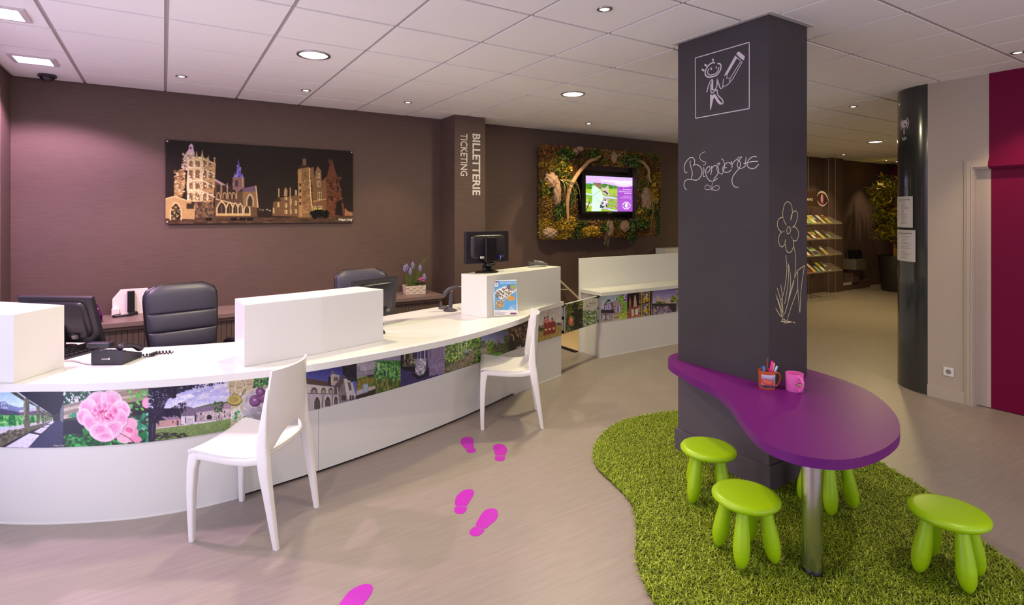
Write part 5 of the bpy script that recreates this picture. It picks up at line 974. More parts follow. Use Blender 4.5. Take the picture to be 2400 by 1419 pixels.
monitor('black monitor behind the middle white box in front of an office chair', (1.40, 4.24, .736), .40, .16, .46, .32, .21, False)
# ------------------------------------------------------------------ desk items
ph = thing('desk_phone', 'black corded desk phone with handset on the left of the counter', 'phone', (-.235, 4.02, .736), -.55)
phm = mat('phone plastic', (38, 36, 48), .36)
def wedge(mb, x0, x1, y0, y1, za, zb): return mb.add([(x0, y0, 0), (x1, y0, 0), (x1, y1, 0), (x0, y1, 0), (x0, y0, za), (x1, y0, za), (x1, y1, zb), (x0, y1, zb)], [(3, 2, 1, 0), (4, 5, 6, 7), (0, 1, 5, 4), (1, 2, 6, 5), (2, 3, 7, 6), (3, 0, 4, 7)])
obj('body', wedge(MB(), -.085, .095, -.09, .09, .085, .03), phm, ph, bevel=.006)
obj('display', MB().box((-.04, -.075, .115), (.13, .05, .028)), phm, ph, bevel=.006)
obj('handset', MB().tube(crom([(.075, -.085, .098), (.078, -.05, .108), (.08, .03, .085), (.082, .085, .052)], 5), [.024, .024, .022, .02, .018, .017, .017, .017, .017, .018, .02, .022, .023, .024, .024, .024], 10, .7), phm, ph, smooth=True)
for r_ in range(4):
    for c_ in range(3): obj('key', MB().box((-.055+c_*.03, -.02+r_*.024, .069-r_*.0072), (.02, .014, .008)), mat('phone keys', (80, 78, 90), .4), ph)
obj('maker_mark', MB().box((-.005, -.0905, .035), (.035, .001, .004)), lt, ph); obj('maker_mark', MB().lathe([(.006, 0), (.006, .0012)], 14).xf(TRS((.02, -.0901, .036), 0, math.pi/2)), lt, ph)
cp = [(.08+.0012*k+.011*math.cos(k*1.3), .10+.0024*k*.8, .012+.009*math.sin(k*1.3)) for k in range(64)]
obj('coiled_cord', MB().tube([rotz((p[0]+.02*math.sin(i*.12), p[1]*1.0, p[2]) , -.25) for i, p in enumerate(cp)], .0035, 5), blk, ph, smooth=True)
cab = put(obj('phone_cable', MB().tube(crom([at(151, 846, .742), at(175, 846, .742), at(205, 853, .742), at(222, 853, .742)], 6), .005, 6), mat('grey cable', (196, 190, 192), .5), smooth=True), 'pale grey cable lying on the counter beside the desk phone', 'cable')
kb = thing('keyboard', 'black computer keyboard partly behind the left white box', 'keyboard', (-.47, 4.36, .736), .85)
obj('base', wedge(MB(), -.22, .22, -.075, .075, .012, .026), phm, kb, bevel=.003)
for r_ in range(5):
    for c_ in range(14): obj('key', MB().box((-.195+c_*.03, -.055+r_*.027, .022+r_*.0026), (.024, .02, .008)), blk, kb)
ms = put(obj('computer_mouse', MB().lathe([(.03, 0), (.033, .01), (.027, .024), (.012, .033), (.002, .034)], 20, sx=1, sy=1.7), blk, smooth=True), 'black computer mouse just behind the right edge of the middle white box', 'mouse'); ms.location = (1.335, 3.925, .736); ms.rotation_euler = (0, 0, .5)
sc_ = thing('barcode_scanner', 'dark handheld barcode scanner on a stand beside the right white box', 'scanner', (2.19, 4.49, .736), -.25)
sm_ = mat('scanner grey', (70, 66, 74), .4)
obj('base', MB().lathe([(.062, 0), (.062, .006), (.045, .016), (.022, .022), (.018, .03)], 28), sm_, sc_, smooth='auto')
obj('stem', MB().rings([rrect((.002*k, 0, .02+k*.03), (1, 0, 0), (0, 1, 0), .017+.001*k, .015) for k in range(6)]), sm_, sc_, smooth='auto')
obj('head', MB().rings([rrect((x, 0, z), e, (0, 1, 0), a, .024) for x, z, e, a in ((-.055, .135, (.9, 0, -.4), .016), (-.045, .165, (.7, 0, -.7), .022), (-.015, .195, (.4, 0, -.9), .02), (.03, .208, (.15, 0, -1), .017), (.075, .212, (0, 0, -1), .012))]), sm_, sc_, smooth='auto')
obj('trigger', MB().box((.012, 0, .178), (.03, .012, .014)), mat('orange accent', (210, 150, 90), .5), sc_, bevel=.003)
obj('cable', MB().tube(crom([(.075, 0, .212), (.12, .01, .212), (.15, .02, .17), (.135, .01, .09), (.14, 0, .02), (.10, .03, .008), (.075, .05, .02), (.12, .02, .008), (.15, -.02, .008)], 6), .0035, 6), mat('grey cable', (196, 190, 192), .5), sc_, smooth=True)
sc2 = put(obj('scanner_rest', MB().lathe([(.045, 0), (.047, .015), (.03, .026), (.004, .028)], 20), sm_, smooth=True), 'small dark round rest behind the barcode scanner', 'rest'); sc2.location = (2.19, 4.63, .736)
tm_ = thing('card_terminal', 'grey card payment terminal on the far end of the right white box', 'terminal', (3.12, 4.435, 1.0915), -.25)
obj('body', MB().rings([rrect((x, 0, z), (0, 1, 0), (0, 0, 1), .036, h_) for x, z, h_ in ((-.095, .036, .018), (-.06, .042, .026), (0, .034, .02), (.06, .024, .015), (.09, .02, .012))]), mat('terminal grey', (84, 82, 82), .4), tm_, smooth='auto')
obj('paper_cover', MB().lathe([(.024, -.034), (.027, 0), (.024, .034)], 16).xf(TRS((-.066, 0, .044), 0, math.pi/2)), mat('terminal dark', (44, 43, 45), .4), tm_, smooth='auto')
for i, c in enumerate(((200, 60, 50), (220, 190, 60), (70, 180, 90))): obj('key', MB().box((.066, -.022+i*.022, .0365), (.012, .014, .005)), mat('key colour %d' % i, c, .4), tm_)
for r_ in range(3):
    for c_ in range(3): obj('key', MB().box((.01+r_*.017, -.02+c_*.02, .054-.0036*r_), (.011, .013, .006)), mat('pale keys', (200, 190, 205), .4), tm_)
obj('display', MB().box((-.03, 0, .063), (.035, .05, .003)), mat('terminal screen', (150, 146, 160), .2), tm_)
# brochure stand with a town map
def pic_M():
    p = Paint((1070, 520), (270, 240), 5.911, .5, (70, 150, 210), 41)
    p.rect((240, 238, 236), 500, 780, 860, 1330); p.rect((84, 164, 222), 527, 825, 832, 1225); p.rect((236, 236, 240), 527, 845, 578, 900); p.rect((84, 30, 96), 527, 828, 580, 845); p.rect((150, 110, 160), 545, 860, 560, 880)
    for x in range(600, 830, 16): p.rect((245, 245, 250), x, 842, x+10, 856)
    p.poly((236, 232, 226), [(530, 990), (560, 940), (720, 875), (830, 920), (826, 960), (690, 1060), (640, 1100), (560, 1030)]); p.dots([(90, 96, 50), (150, 150, 60), (120, 80, 60), (206, 200, 190), (96, 66, 110), (60, 70, 40), (190, 150, 60)], 545, 890, 820, 1070, 420, 4, 13, .6, None, lambda x, y: abs((y-985)+(x-680)*.22) < 70-abs(x-680)*.22)
    p.dots([(90, 60, 130), (110, 90, 150)], 700, 880, 750, 930, 40, 5, 12); p.dots([(196, 190, 50), (120, 160, 50)], 750, 880, 815, 920, 40, 5, 12)
    for L in ([(560, 960), (690, 1060), (826, 940)], [(600, 930), (720, 1030)], [(650, 905), (700, 960), (790, 970)]): p.line((250, 248, 244), L, 9)
    p.line((60, 44, 40), [(620, 1090), (690, 1050)], 10); p.ell((206, 150, 60), 755, 1063, 60, 34); p.dots([(176, 142, 84), (210, 176, 110), (140, 106, 60), (196, 160, 100)], 545, 1090, 655, 1200, 130, 5, 14, .7, None, lambda x, y: math.hypot(x-600, y-1145) < 60)
    p.poly((180, 144, 80), [(545, 1180), (560, 1190), (570, 1215), (550, 1200)]); p.poly((180, 144, 80), [(600, 1190), (615, 1230), (590, 1220)])
    for r in (70, 52, 30): 
        for k in range(20): a = math.pi+k*math.pi/30; b = math.pi+(k+1)*math.pi/30; p.line((230, 238, 245), [(805+r*1.2*math.cos(a), 1230+r*math.sin(a)), (805+r*1.2*math.cos(b), 1230+r*math.sin(b))], 4)
    for k in range(6): a = math.pi*1.02+k*.18; p.line((230, 238, 245), [(805, 1230), (805+84*math.cos(a), 1230+70*math.sin(a))], 3)
    for y, x1 in ((1240, 605), (1258, 690), (1275, 670), (1287, 650)): p.rect((150, 140, 170), 530, y-3, x1, y+3)
    p.rect((120, 40, 120), 745, 1262, 833, 1284); return p.blur(1)
b0, b1 = at(1158, 741, .745), at(1213.5, 738, .745); bv = (b1-b0)/np.linalg.norm(b1-b0); up_ = np.array([-bv[1]*.13, bv[0]*.13, 1.0]); up_ /= np.linalg.norm(up_)
bh = .30; BS = thing('brochure_stand', 'clear stand holding a blue town map leaflet in front of the right white box', 'brochure stand', tuple((b0+b1)/2-np.array([0, 0, .009])))
A_, B_ = b0+up_*bh, b1+up_*bh; nb = np.cross(bv, up_)
print_grid('leaflet', quad_grid(A_, B_, b1, b0, 80, 120), pic_M(), mat('gloss print', (255, 255, 255), .2, attr=True), BS, 1.1)
back = MB(); e = .003
for k in (.002, .004): pass
back.add([b0-nb*.001, b1-nb*.001, B_-nb*.001, A_-nb*.001, b0-nb*.004, b1-nb*.004, B_-nb*.004, A_-nb*.004], [(0, 1, 2, 3), (7, 6, 5, 4), (0, 4, 5, 1), (1, 5, 6, 2), (2, 6, 7, 3), (3, 7, 4, 0)])
acr = mat('clear acrylic', (225, 228, 226), .1, alpha=.35); obj('back_plate', back, acr, BS, world=True)
fo = np.array([nb[0], nb[1], 0]); fo /= np.linalg.norm(fo); zz = np.array([0, 0, 1])
ft = MB(); q0, q1 = b0-zz*.009, b1-zz*.009
ft.add([q0-fo*.05, q1-fo*.05, q1+fo*.035, q0+fo*.035, q0-fo*.05+zz*.004, q1-fo*.05+zz*.004, q1+fo*.035+zz*.004, q0+fo*.035+zz*.004], [(3, 2, 1, 0), (4, 5, 6, 7), (0, 1, 5, 4), (1, 2, 6, 5), (2, 3, 7, 6), (3, 0, 4, 7)]); obj('foot', ft, acr, BS, world=True)
# flower basket
FB = thing('flower_basket', 'small pale woven basket of grape hyacinths and pink flowers on the wall worktop', 'plant', (2.42, 5.9, .701), -.12)
bw = mat('woven basket', (206, 190, 180), .8, bump=(80, .6))
bs_ = MB().rings([[(x*q, y*q*.8, z) for x, y in ((-.115, -.1), (.115, -.1), (.115, .1), (-.115, .1))] for q, z in ((.92, 0), (1.0, .10), (.95, .10), (.93, .085))]); obj('basket', bs_, bw, FB)
for r_ in range(4):
    for c_ in range(6):
        if (r_+c_) % 2: obj('weave_strip', MB().box((-.095+c_*.038, -.0775-.002*r_*.9, .013+r_*.0245), (.036, .004, .022)), bw, FB, bevel=.001, seg=1)
        if c_ < 4 and (r_+c_) % 2: obj('weave_strip', MB().box((.109+.0022*r_, -.06+c_*.04, .013+r_*.0245), (.004, .038, .022)), bw, FB, bevel=.001, seg=1)
obj('soil', MB().b2(-.105, .105, -.075, .075, .07, .09), mat('moss soil', (120, 100, 40), .9, noise=(60, .4)), FB)
lv = mat('plant leaf green', (96, 124, 40), .5); mus = mat('hyacinth violet', (160, 150, 205), .6); pk = mat('pink petals', (232, 140, 190), .6)
mb = MB(); rr = random.Random(5)
for k in range(60):
    x, y = rr.uniform(-.09, .05), rr.uniform(-.05, .05); a = rr.uniform(0, 6.28); l = rr.uniform(.12, .25); d = rr.uniform(.02, .09); mb.tube(crom([(x, y, .085), (x+d*.3*math.cos(a), y+d*.3*math.sin(a), .085+l*.6), (x+d*math.cos(a), y+d*math.sin(a)*.6, .085+l)], 4), [.004*(1-k2/9.5) for k2 in range(9)], 4, .4)
obj('leaves', mb, lv, FB, smooth=True)
for x, y, z in ((-.115, -.03, .27), (-.085, .0, .28), (-.055, -.04, .235), (-.02, -.02, .30), (.065, -.02, .265), (.105, -.05, .165)):
    obj('stem', MB().tube([(x*.6, y*.5, .085), (x, y, z)], .003, 5), lv, FB); m2 = MB()
    for j in range(60):
        t_ = j/60; a = j*2.4; r_ = .016*math.sin(math.pi*(t_*.85+.12)); m2.lathe([(.001, -.005), (.005, -.002), (.005, .003), (.001, .005)], 5, (x+r_*math.cos(a), y+r_*math.sin(a), z-.012+t_*.075))
    obj('hyacinth_head', m2, mus, FB, smooth=True)
m2 = MB()
for k in range(26): a, e_ = rr.uniform(0, 6.28), rr.uniform(-.3, 1.2); r_ = .03; m2.lathe([(.002, 0), (.015, .004), (.017, .007), (.002, .004)], 7, (.07+r_*math.cos(a)*math.cos(e_), -.05+r_*.8*math.sin(a)*math.cos(e_), .15+r_*math.sin(e_)))
obj('pink_blossom', m2, pk, FB, smooth=True)
m2 = MB()
for k in range(30): a = rr.uniform(0, 6.28); x, y = .05+rr.uniform(-.05, .06), -.04+rr.uniform(-.04, .05); m2.lathe([(.001, 0), (.02, .004), (.001, .007)], 6, (x, y, .1+rr.uniform(-.01, .03)), 1.2, .6)
obj('low_leaves', m2, mat('dark leaf', (52, 62, 30), .5), FB)
m2 = MB().tube(crom([(.03, 0, .09), (.05, 0, .24), (.09, .0, .34), (.15, .0, .40)], 6), .0025, 5)
for k in range(26): f = rr.random(); b = (.04+.11*f**1.3, 0, .2+.2*f); a = rr.uniform(0, 6.28); m2.tube([b, (b[0]+.03*math.cos(a), b[1]+.03*math.sin(a), b[2]+.02), (b[0]+.045*math.cos(a), b[1]+.045*math.sin(a), b[2]+.012)], [.002, .006, .001], 5, .3)
for k in range(18): a = rr.uniform(0, 6.28); m2.tube([(-.03, .02, .25), (-.03+.03*math.cos(a), .02, .29+.02*math.sin(a)), (-.03+.08*math.cos(a), .02, .31+.05*math.sin(a))], [.002, .005, .001], 5, .3)
obj('sprig', m2, lv, FB)
# router stand on the wall worktop, purple holder, antenna
RS = thing('router_stand', 'white cut-corner board with a black router on the wall worktop', 'router', (-.235, 6.07, .701), .1)
wp = mat('white board', (236, 228, 226), .5)
obj('board', MB().add([(x, y, z) for y in (-.008, .008) for x, z in ((-.15, 0), (.13, 0), (.15, .03), (.15, .17), (.11, .23), (-.09, .23), (-.15, .15))], [tuple(range(7)), tuple(range(7, 14))[::-1]]+[(i, (i+1) % 7, 7+(i+1) % 7, 7+i) for i in range(7)]), wp, RS)
obj('router', MB().box((-.015, -.035, .12), (.055, .04, .19)), blk, RS, bevel=.004); obj('router_foot', MB().box((0, -.04, .014), (.07, .06, .026)), blk, RS, bevel=.004); obj('wall_box', MB().box((-.13, -.04, .035), (.055, .05, .065)), wp, RS, bevel=.003)
obj('cable', MB().tube(crom([(-.10, -.05, .012), (-.15, -.11, .012), (-.08, -.13, .012), (.0, -.10, .012)], 6), .01, 8), blk, RS, smooth=True)
PHd = thing('leaflet_holder', 'glossy purple leaflet holder at the left end of the wall worktop', 'holder', (-.50, 5.76, .701), .5)
obj('holder', MB().add([(x, y, z) for x in (-.05, .05) for y, z in ((-.05, 0), (.05, 0), (.05, .15), (.03, .15), (-.05, .06))], [tuple(range(5)), tuple(range(5, 10))[::-1]]+[(i, (i+1) % 5, 5+(i+1) % 5, 5+i) for i in range(5)]), mat('purple gloss', (64, 4, 70), .15, coat=.5), PHd); obj('leaflet', MB().box((0, .0, .07), (.08, .015, .09)), wp, PHd)
AN = thing('antenna_stick', 'thin black antenna rising behind the left office chair', 'antenna', (.085, 5.86, .701))  # antenna of the black router, its base unseen behind the office chair
obj('rod', MB().tube(crom([(.01, 0, .02), (.008, 0, .17), (-.012, 0, .255)], 5), [.009]*11, 8), blk, AN, smooth=True); obj('base', MB().box((0, 0, .016), (.12, .08, .03)), blk, AN, bevel=.005)
# behind the gate
RG = put(obj('door_mat', MB().b2(4.085, 5.3, 5.0, 5.95, 0, .016), mat('coir', (196, 172, 132), .95, noise=(60, .2), bump=(120, 1.0)), bevel=.004), 'pale woven mat on the floor behind the gate', 'mat')
put(obj('rubber_strip', MB().b2(4.03, 4.083, 4.995, 5.95, 0, .012), mat('black', (14, 13, 15), .4)), 'black edging strip in front of the pale woven mat', 'strip')
HR = thing('handrail', 'thin pale handrail sloping down along the wall behind the gate', 'handrail', (4.7, 5.95, .5)); p0, p1 = Yp(1318, 664, 5.95), Yp(1358, 701.5, 5.95); dd = (p1-p0)
obj('rail', MB().tube([p0-dd*1.2, p1+dd*.55], .014, 10), mat('pale steel', (206, 190, 176), .4), HR, world=True, smooth='auto')
for f in (-.9, .4, 1.4): q = p0+dd*f; obj('bracket', MB().tube([q, q+np.array([0, .19, -.02])], .008, 8), mat('pale steel', (206, 190, 176), .4), HR, world=True)
put(obj('wall_ledge', MB().b2(6.58, 7.6, 5.92, 6.12, .0, 1.075), white_lac, bevel=.002), 'pale low cupboard against the wall seen just left of the chalkboard column', 'cupboard')
# ------------------------------------------------------------------ children's corner: turf mat, table, stools
turf_out = crom([(3.524, 3.05), (3.09, 3.135), (2.75, 3.05), (2.46, 2.845), (2.31, 2.635), (2.254, 2.418), (2.18, 2.2), (2.017, 2.002), (1.863, 1.856), (1.755, 1.69), (1.70, 1.55), (1.72, 1.3), (1.85, 1.0), (2.15, .68), (2.6, .5), (3.05, .6), (3.254, .846), (3.395, 1.041), (3.714, 1.373), (3.873, 1.661), (4.02, 2.0), (4.05, 2.45), (3.9, 2.85)], 6, True)
TP = np.array(turf_out)
def inside(x, y):
    ins = np.zeros(x.shape, bool); n = len(TP)
    for i in range(n):
        (ax, ay), (bx, by) = TP[i], TP[(i+1) % n]; ins ^= ((ay > y) != (by > y)) & (x < (bx-ax)*(y-ay)/(by-ay+1e-12)+ax)
    return ins
TF = thing('turf_mat', 'bright green artificial turf mat with a wavy outline under the purple table', 'mat', (2.8, 1.8, 0))
obj('backing', MB().prism([tuple(p) for p in turf_out], 0, .008), mat('turf backing', (72, 78, 8), .95, noise=(40, .35)), TF, world=True)
n = 150000; xs, ys = RNG.uniform(1.65, 4.1, n), RNG.uniform(.45, 3.2, n); k = inside(xs, ys) & ~((xs > X0) & (xs < X1) & (ys > Y0) & (ys < Y1)); xs, ys = xs[k], ys[k]; n = len(xs)
a = RNG.uniform(0, 2*np.pi, n); L = RNG.uniform(.016, .04, n); hgt = RNG.uniform(.007, .016, n); wd = RNG.uniform(.0012, .0022, n); bend = RNG.uniform(-.6, .6, n)
c0, s0 = np.cos(a), np.sin(a); c1, s1 = np.cos(a+bend), np.sin(a+bend); z0 = np.full(n, .007)
P0 = np.stack([xs, ys, z0], 1); P1 = P0+np.stack([c0*L*.5, s0*L*.5, hgt], 1); P2 = P1+np.stack([c1*L*.5, s1*L*.5, -hgt*.35], 1); sd = np.stack([-s0, c0, np.zeros(n)], 1)*wd[:, None]
V = np.stack([P0-sd, P0+sd, P1-sd, P1+sd, P2], 1).reshape(-1, 3); b = np.arange(n)*5
lp = np.concatenate([np.stack([b, b+1, b+3, b+2], 1).ravel(), np.stack([b+2, b+3, b+4], 1).ravel()]); ls = np.concatenate([np.arange(n)*4, 4*n+np.arange(n)*3]); lt_ = np.concatenate([np.full(n, 4), np.full(n, 3)])
me = bpy.data.meshes.new('turf_pile'); me.vertices.add(len(V)); me.vertices.foreach_set('co', V.ravel()); me.loops.add(len(lp)); me.loops.foreach_set('vertex_index', lp); me.polygons.add(2*n); me.polygons.foreach_set('loop_start', ls); me.polygons.foreach_set('loop_total', lt_)
gp = np.array([(132, 154, 10), (156, 176, 26), (92, 114, 6), (186, 200, 74), (110, 134, 8), (140, 158, 22)]); cc = lin(np.clip(gp[RNG.randint(0, 6, n)]+RNG.normal(0, 8, (n, 1)), 5, 255)); cc = np.repeat(cc, 5, 0)
ca = me.color_attributes.new('print', 'FLOAT_COLOR', 'POINT'); ca.data.foreach_set('color', np.concatenate([cc, np.ones((len(cc), 1))], 1).ravel()); me.update()
obj('turf_pile', me, mat('turf blades', (120, 150, 40), .6, attr=True), TF, world=True, kind='stuff')
# table
TZ = .62
KT = thing('children_table', 'low purple kidney-shaped play table wrapped around the chalkboard column', 'table', (2.75, 1.75, 0))
outl = crom([(3.10, 2.672), (3.0, 2.652), (2.905, 2.59), (2.82, 2.50), (2.755, 2.36), (2.70, 2.225), (2.64, 2.02), (2.52, 1.83), (2.33, 1.61), (2.222, 1.46), (2.19, 1.345), (2.222, 1.234), (2.32, 1.149), (2.49, 1.115), (2.69, 1.127), (2.85, 1.17), (3.04, 1.265), (3.22, 1.402), (3.345, 1.54), (3.43, 1.72), (3.475, 1.957), (3.47, 2.25), (3.42, 2.5), (3.28, 2.64)], 8, True)
purple = mat('purple laminate', (104, 18, 112), .42, spec=.35)
bm = bmesh.new()                                     # top with the column's rectangle left free
def ring_mesh(outer, hole, z0, z1):
    bm = bmesh.new(); vo = [bm.verts.new((p[0], p[1], z1)) for p in outer]; vh = [bm.verts.new((p[0], p[1], z1)) for p in hole]
    eo = [bm.edges.new((vo[i], vo[(i+1) % len(vo)])) for i in range(len(vo))]; eh = [bm.edges.new((vh[i], vh[(i+1) % len(vh)])) for i in range(len(vh))]
    r = bmesh.ops.triangle_fill(bm, edges=eo+eh, use_beauty=True); fs = [g for g in r['geom'] if isinstance(g, bmesh.types.BMFace)]
    ex = bmesh.ops.extrude_face_region(bm, geom=fs); vs = [g for g in ex['geom'] if isinstance(g, bmesh.types.BMVert)]; bmesh.ops.translate(bm, verts=vs, vec=(0, 0, z0-z1)); bmesh.ops.recalc_face_normals(bm, faces=bm.faces)
    me = bpy.data.meshes.new('table_top'); bm.to_mesh(me); bm.free(); return me
g_ = .001
obj('table_top', ring_mesh(outl, [(X0-g_, Y0-g_), (X1+g_, Y0-g_), (X1+g_, Y1+g_), (X0-g_, Y1+g_)], TZ-.042, TZ), purple, KT, world=True)
steel = mat('polished steel', (200, 198, 204), .18, 1)
obj('leg', MB().lathe([(.042, .03), (.042, TZ-.042)], 40, (2.447, 1.352, 0)), steel, KT, world=True, smooth='auto')
obj('foot', MB().lathe([(.043, .009), (.043, .034), (.041, .036)], 40, (2.447, 1.352, 0)), mat('black', (14, 13, 15), .4), KT, world=True, smooth='auto')
# stools
lime = mat('lime plastic', (160, 202, 8), .36)
def make_stool(label):
    t = thing('stool', label, 'stool', group='lime stools on the turf mat')
    obj('seat', MB().lathe([(.001, .256), (.115, .256), (.137, .263), (.149, .275), (.150, .286), (.142, .296), (.12, .300), (.001, .300)], 48), lime, t, smooth=True)
    for k in range(4):
        an = math.pi/4+k*math.pi/2; T, B = np.array([.083*math.cos(an), .083*math.sin(an), .258]), np.array([.125*math.cos(an), .125*math.sin(an), .012]); d = B-T
        path = [T+d*f for f in np.linspace(0, 1, 15)]; rr_ = [.024, .0255, .027, .0285, .0302, .032, .0338, .0352, .0363, .0368, .0363, .034, .030, .022, .009]
        lg = obj('leg', MB().tube(path, rr_, 18), lime, t, smooth=True)
        q = T+d*.70; obj('leg_ring', MB().tube([q-d*.004, q+d*.004], .0369, 18), mat('lime groove', (146, 182, 16), .5), lg, smooth='auto')
    return t
st0 = make_stool('lime green stool standing against the grey base of the chalkboard column')
st0.location = (2.575, 2.005, .012); st0.rotation_euler = (0, 0, .72)
copy_tree(st0, (2.29, 1.575, .012), -.34, 'lime green stool in front, between the mat edge and the steel table leg')
copy_tree(st0, (3.065, 1.61, .012), -.17, 'lime green stool mostly hidden under the purple table behind the steel leg')
copy_tree(st0, (2.92, 1.012, .012), .12, 'lime green stool standing apart at the right edge of the turf mat')
# mugs and pens
def mug(name, label, loc, m, rz, h, r, band=None):
    t = thing(name, label, 'mug', loc, rz)
    obj('cup', MB().lathe([(.001, 0), (r*.93, 0), (r*.96, .003), (r, h), (r*.94, h), (r*.90, .006), (.001, .006)], 40), m, t, smooth='auto')
    obj('handle', MB().tube(crom([(r*.95, 0, h*.84), (r*1.4, 0, h*.82), (r*1.68, 0, h*.66), (r*1.62, 0, h*.38), (r*1.3, 0, h*.14), (r*.95, 0, h*.12)], 6), .006, 8), m, t, smooth=True)
    return t
org_m = mat('orange plastic', (186, 84, 44), .4); pink_m = mat('pink plastic', (236, 110, 190), .4)
MG = mug('pen_mug', 'orange plastic mug holding five felt pens on the purple table', (2.902, 1.862, TZ), org_m, -.55, .102, .045)
a_ = np.linspace(-2.9, -.9, 30); Pm = np.zeros((24, 30, 3))
for i, z in enumerate(np.linspace(.084, .012, 24)):
    R_ = .045*(.96+.04*z/.102)+.0008; Pm[i, :, 0] = 2.902+R_*np.cos(a_-.55+.2); Pm[i, :, 1] = 1.862+R_*np.sin(a_-.55+.2); Pm[i, :, 2] = TZ+z
pt = Paint((0, 0), (30, 24), 10, .5, (170, 160, 190), 8); pt.vgrad((214, 206, 226), (120, 110, 150), 0, 0, 300, 110); pt.ell((196, 70, 60), 120, 140, 130, 60, .15); pt.ell((214, 110, 90), 110, 125, 90, 30, .15); pt.rect((36, 32, 60), 0, 196, 300, 240); pt.dots([(90, 84, 130), (60, 56, 90)], 0, 190, 300, 236, 30, 5, 16); pt.blur(2)
su, sv = np.meshgrid(np.linspace(0, 29.9, 30), np.linspace(0, 23.9, 24)); print_grid('printed_band', Pm, pt, PRINT(), MG, 1.0, uv=(su.ravel(), sv.ravel()), label='colourful printed band')
m2 = mug('pink_mug', 'pink plastic mug standing empty on the purple table', (2.992, 1.752, TZ), pink_m, -2.05, .098, .046)
ovm = mat('mug badge brown', (120, 70, 50), .5)
Pm = np.zeros((10, 16, 3)); a_ = np.linspace(-.45, .45, 16)-2.05
for i, z in enumerate(np.linspace(.056, .034, 10)):
    R_ = .0463; Pm[i, :, 0] = 2.992+R_*np.cos(a_); Pm[i, :, 1] = 1.752+R_*np.sin(a_); Pm[i, :, 2] = TZ+z
pt = Paint((0, 0), (16, 10), 12, .6, (236, 110, 190), 9); pt.ell((120, 70, 50), 96, 60, 90, 52); pt.dots([(240, 220, 220)], 30, 40, 160, 80, 22, 5, 11); pt.blur(1); su, sv = np.meshgrid(np.linspace(0, 15.9, 16), np.linspace(0, 9.9, 10)); print_grid('printed_badge', Pm, pt, PRINT(), m2, 1.0, uv=(su.ravel(), sv.ravel()), label='small brown oval badge')
def pen(label, c, bx, by, tx, ty, tz, r, cap):
    t = thing('felt_pen', label, 'pen', (2.902+bx, 1.862+by, TZ+.010), group='felt pens in the orange mug'); d = np.array([tx-bx, ty-by, tz-.01]); m = mat('pen '+label.split()[0], c, .35)
    obj('barrel', MB().tube([d*0, d*.55], r*.92, 10), m, t, smooth='auto'); obj('cap', MB().tube([d*.55, d*.97, d], [r, r, r*.6], 10), mat('pen cap '+label.split()[0], cap, .35), t, smooth='auto')
RV = np.array([ct, -st])                              # direction to the right as seen
def pr(o, f): return RV*o+np.array([st, ct])*f
for lb, c, cap, o0, o1, f1, tz, r in (('blue short felt pen standing in the orange mug', (20, 90, 190), (20, 120, 215), -.016, -.020, -.004, .125, .007), ('brown speckled long pencil in the orange mug', (96, 34, 40), (110, 48, 50), -.006, .016, .022, .165, .005), ('magenta felt pen leaning in the orange mug', (220, 0, 150), (235, 0, 160), .002, .034, .004, .152, .0065), ('peach felt pen leaning in the orange mug', (236, 190, 140), (240, 180, 130), .010, .050, .016, .138, .006), ('lilac felt pen leaning lowest in the orange mug', (150, 160, 235), (170, 190, 245), .012, .052, -.014, .128, .006)):
    b_, t_ = pr(o0, 0), pr(o1, f1); pen(lb, c, b_[0], b_[1], t_[0], t_[1], tz, r, cap)
# ------------------------------------------------------------------ footprint stickers
fpm = mat('magenta vinyl', (184, 22, 184), .45)
def footprint(shapes, label):
    P = [[at(1040+x/5.07, 1000+y/5.07, .0015) for x, y in s] for s in shapes]; c = np.mean([p for s in P for p in s], 0)
    t = thing('footprint_sticker', label, 'sticker', (c[0], c[1], 0), group='magenta footprints on the floor')
    for s, nm in zip(P, ('sole', 'heel')): obj(nm, MB().prism([(p[0], p[1]) for p in crom(s, 4, True)], .0004, .0016), fpm, t, world=True)
footprint([[(258, 260), (230, 235), (205, 205), (203, 180), (215, 145), (250, 128), (300, 126), (340, 140), (354, 180), (354, 220), (354, 248)], [(264, 270), (310, 262), (357, 254), (380, 275), (378, 300), (340, 314), (295, 312), (272, 290)]], 'magenta footprint sticker farthest left near the chair by the brochure stand')
footprint([[(620, 342), (600, 290), (588, 250), (600, 220), (640, 208), (690, 212), (735, 240), (755, 285), (735, 330), (725, 342)], [(612, 358), (668, 356), (724, 358), (722, 390), (700, 410), (650, 410), (612, 395)]], 'magenta footprint sticker with its toe towards the counter end, right of the farthest one')
footprint([[(145, 938), (137, 880), (155, 830), (210, 775), (280, 748), (335, 752), (360, 780), (350, 820), (300, 900), (270, 940)], [(137, 955), (205, 954), (272, 957), (265, 1000), (225, 1034), (165, 1036), (128, 1010)]], 'magenta footprint sticker left of the middle pair')
footprint([[(382, 1178), (420, 1090), (470, 1015), (530, 980), (590, 976), (635, 1000), (643, 1060), (610, 1120), (540, 1175), (495, 1212)], [(368, 1192), (425, 1208), (484, 1228), (450, 1275), (400, 1302), (345, 1300), (308, 1275), (315, 1235)]], 'magenta footprint sticker right of the middle pair, nearest the turf mat')
f5 = lambda x, y: ((x-1040)*5.07, (y-1000)*5.07)
footprint([[f5(797, 1421), f5(806, 1402), f5(822, 1384), f5(848, 1371), f5(866, 1370), f5(874, 1378), f5(868, 1396), f5(852, 1416), f5(836, 1432)], [f5(793, 1426), f5(812, 1431), f5(832, 1436), f5(820, 1450), f5(795, 1458), f5(775, 1450), f5(776, 1436)]], 'magenta footprint sticker cut by the bottom edge of the photo')
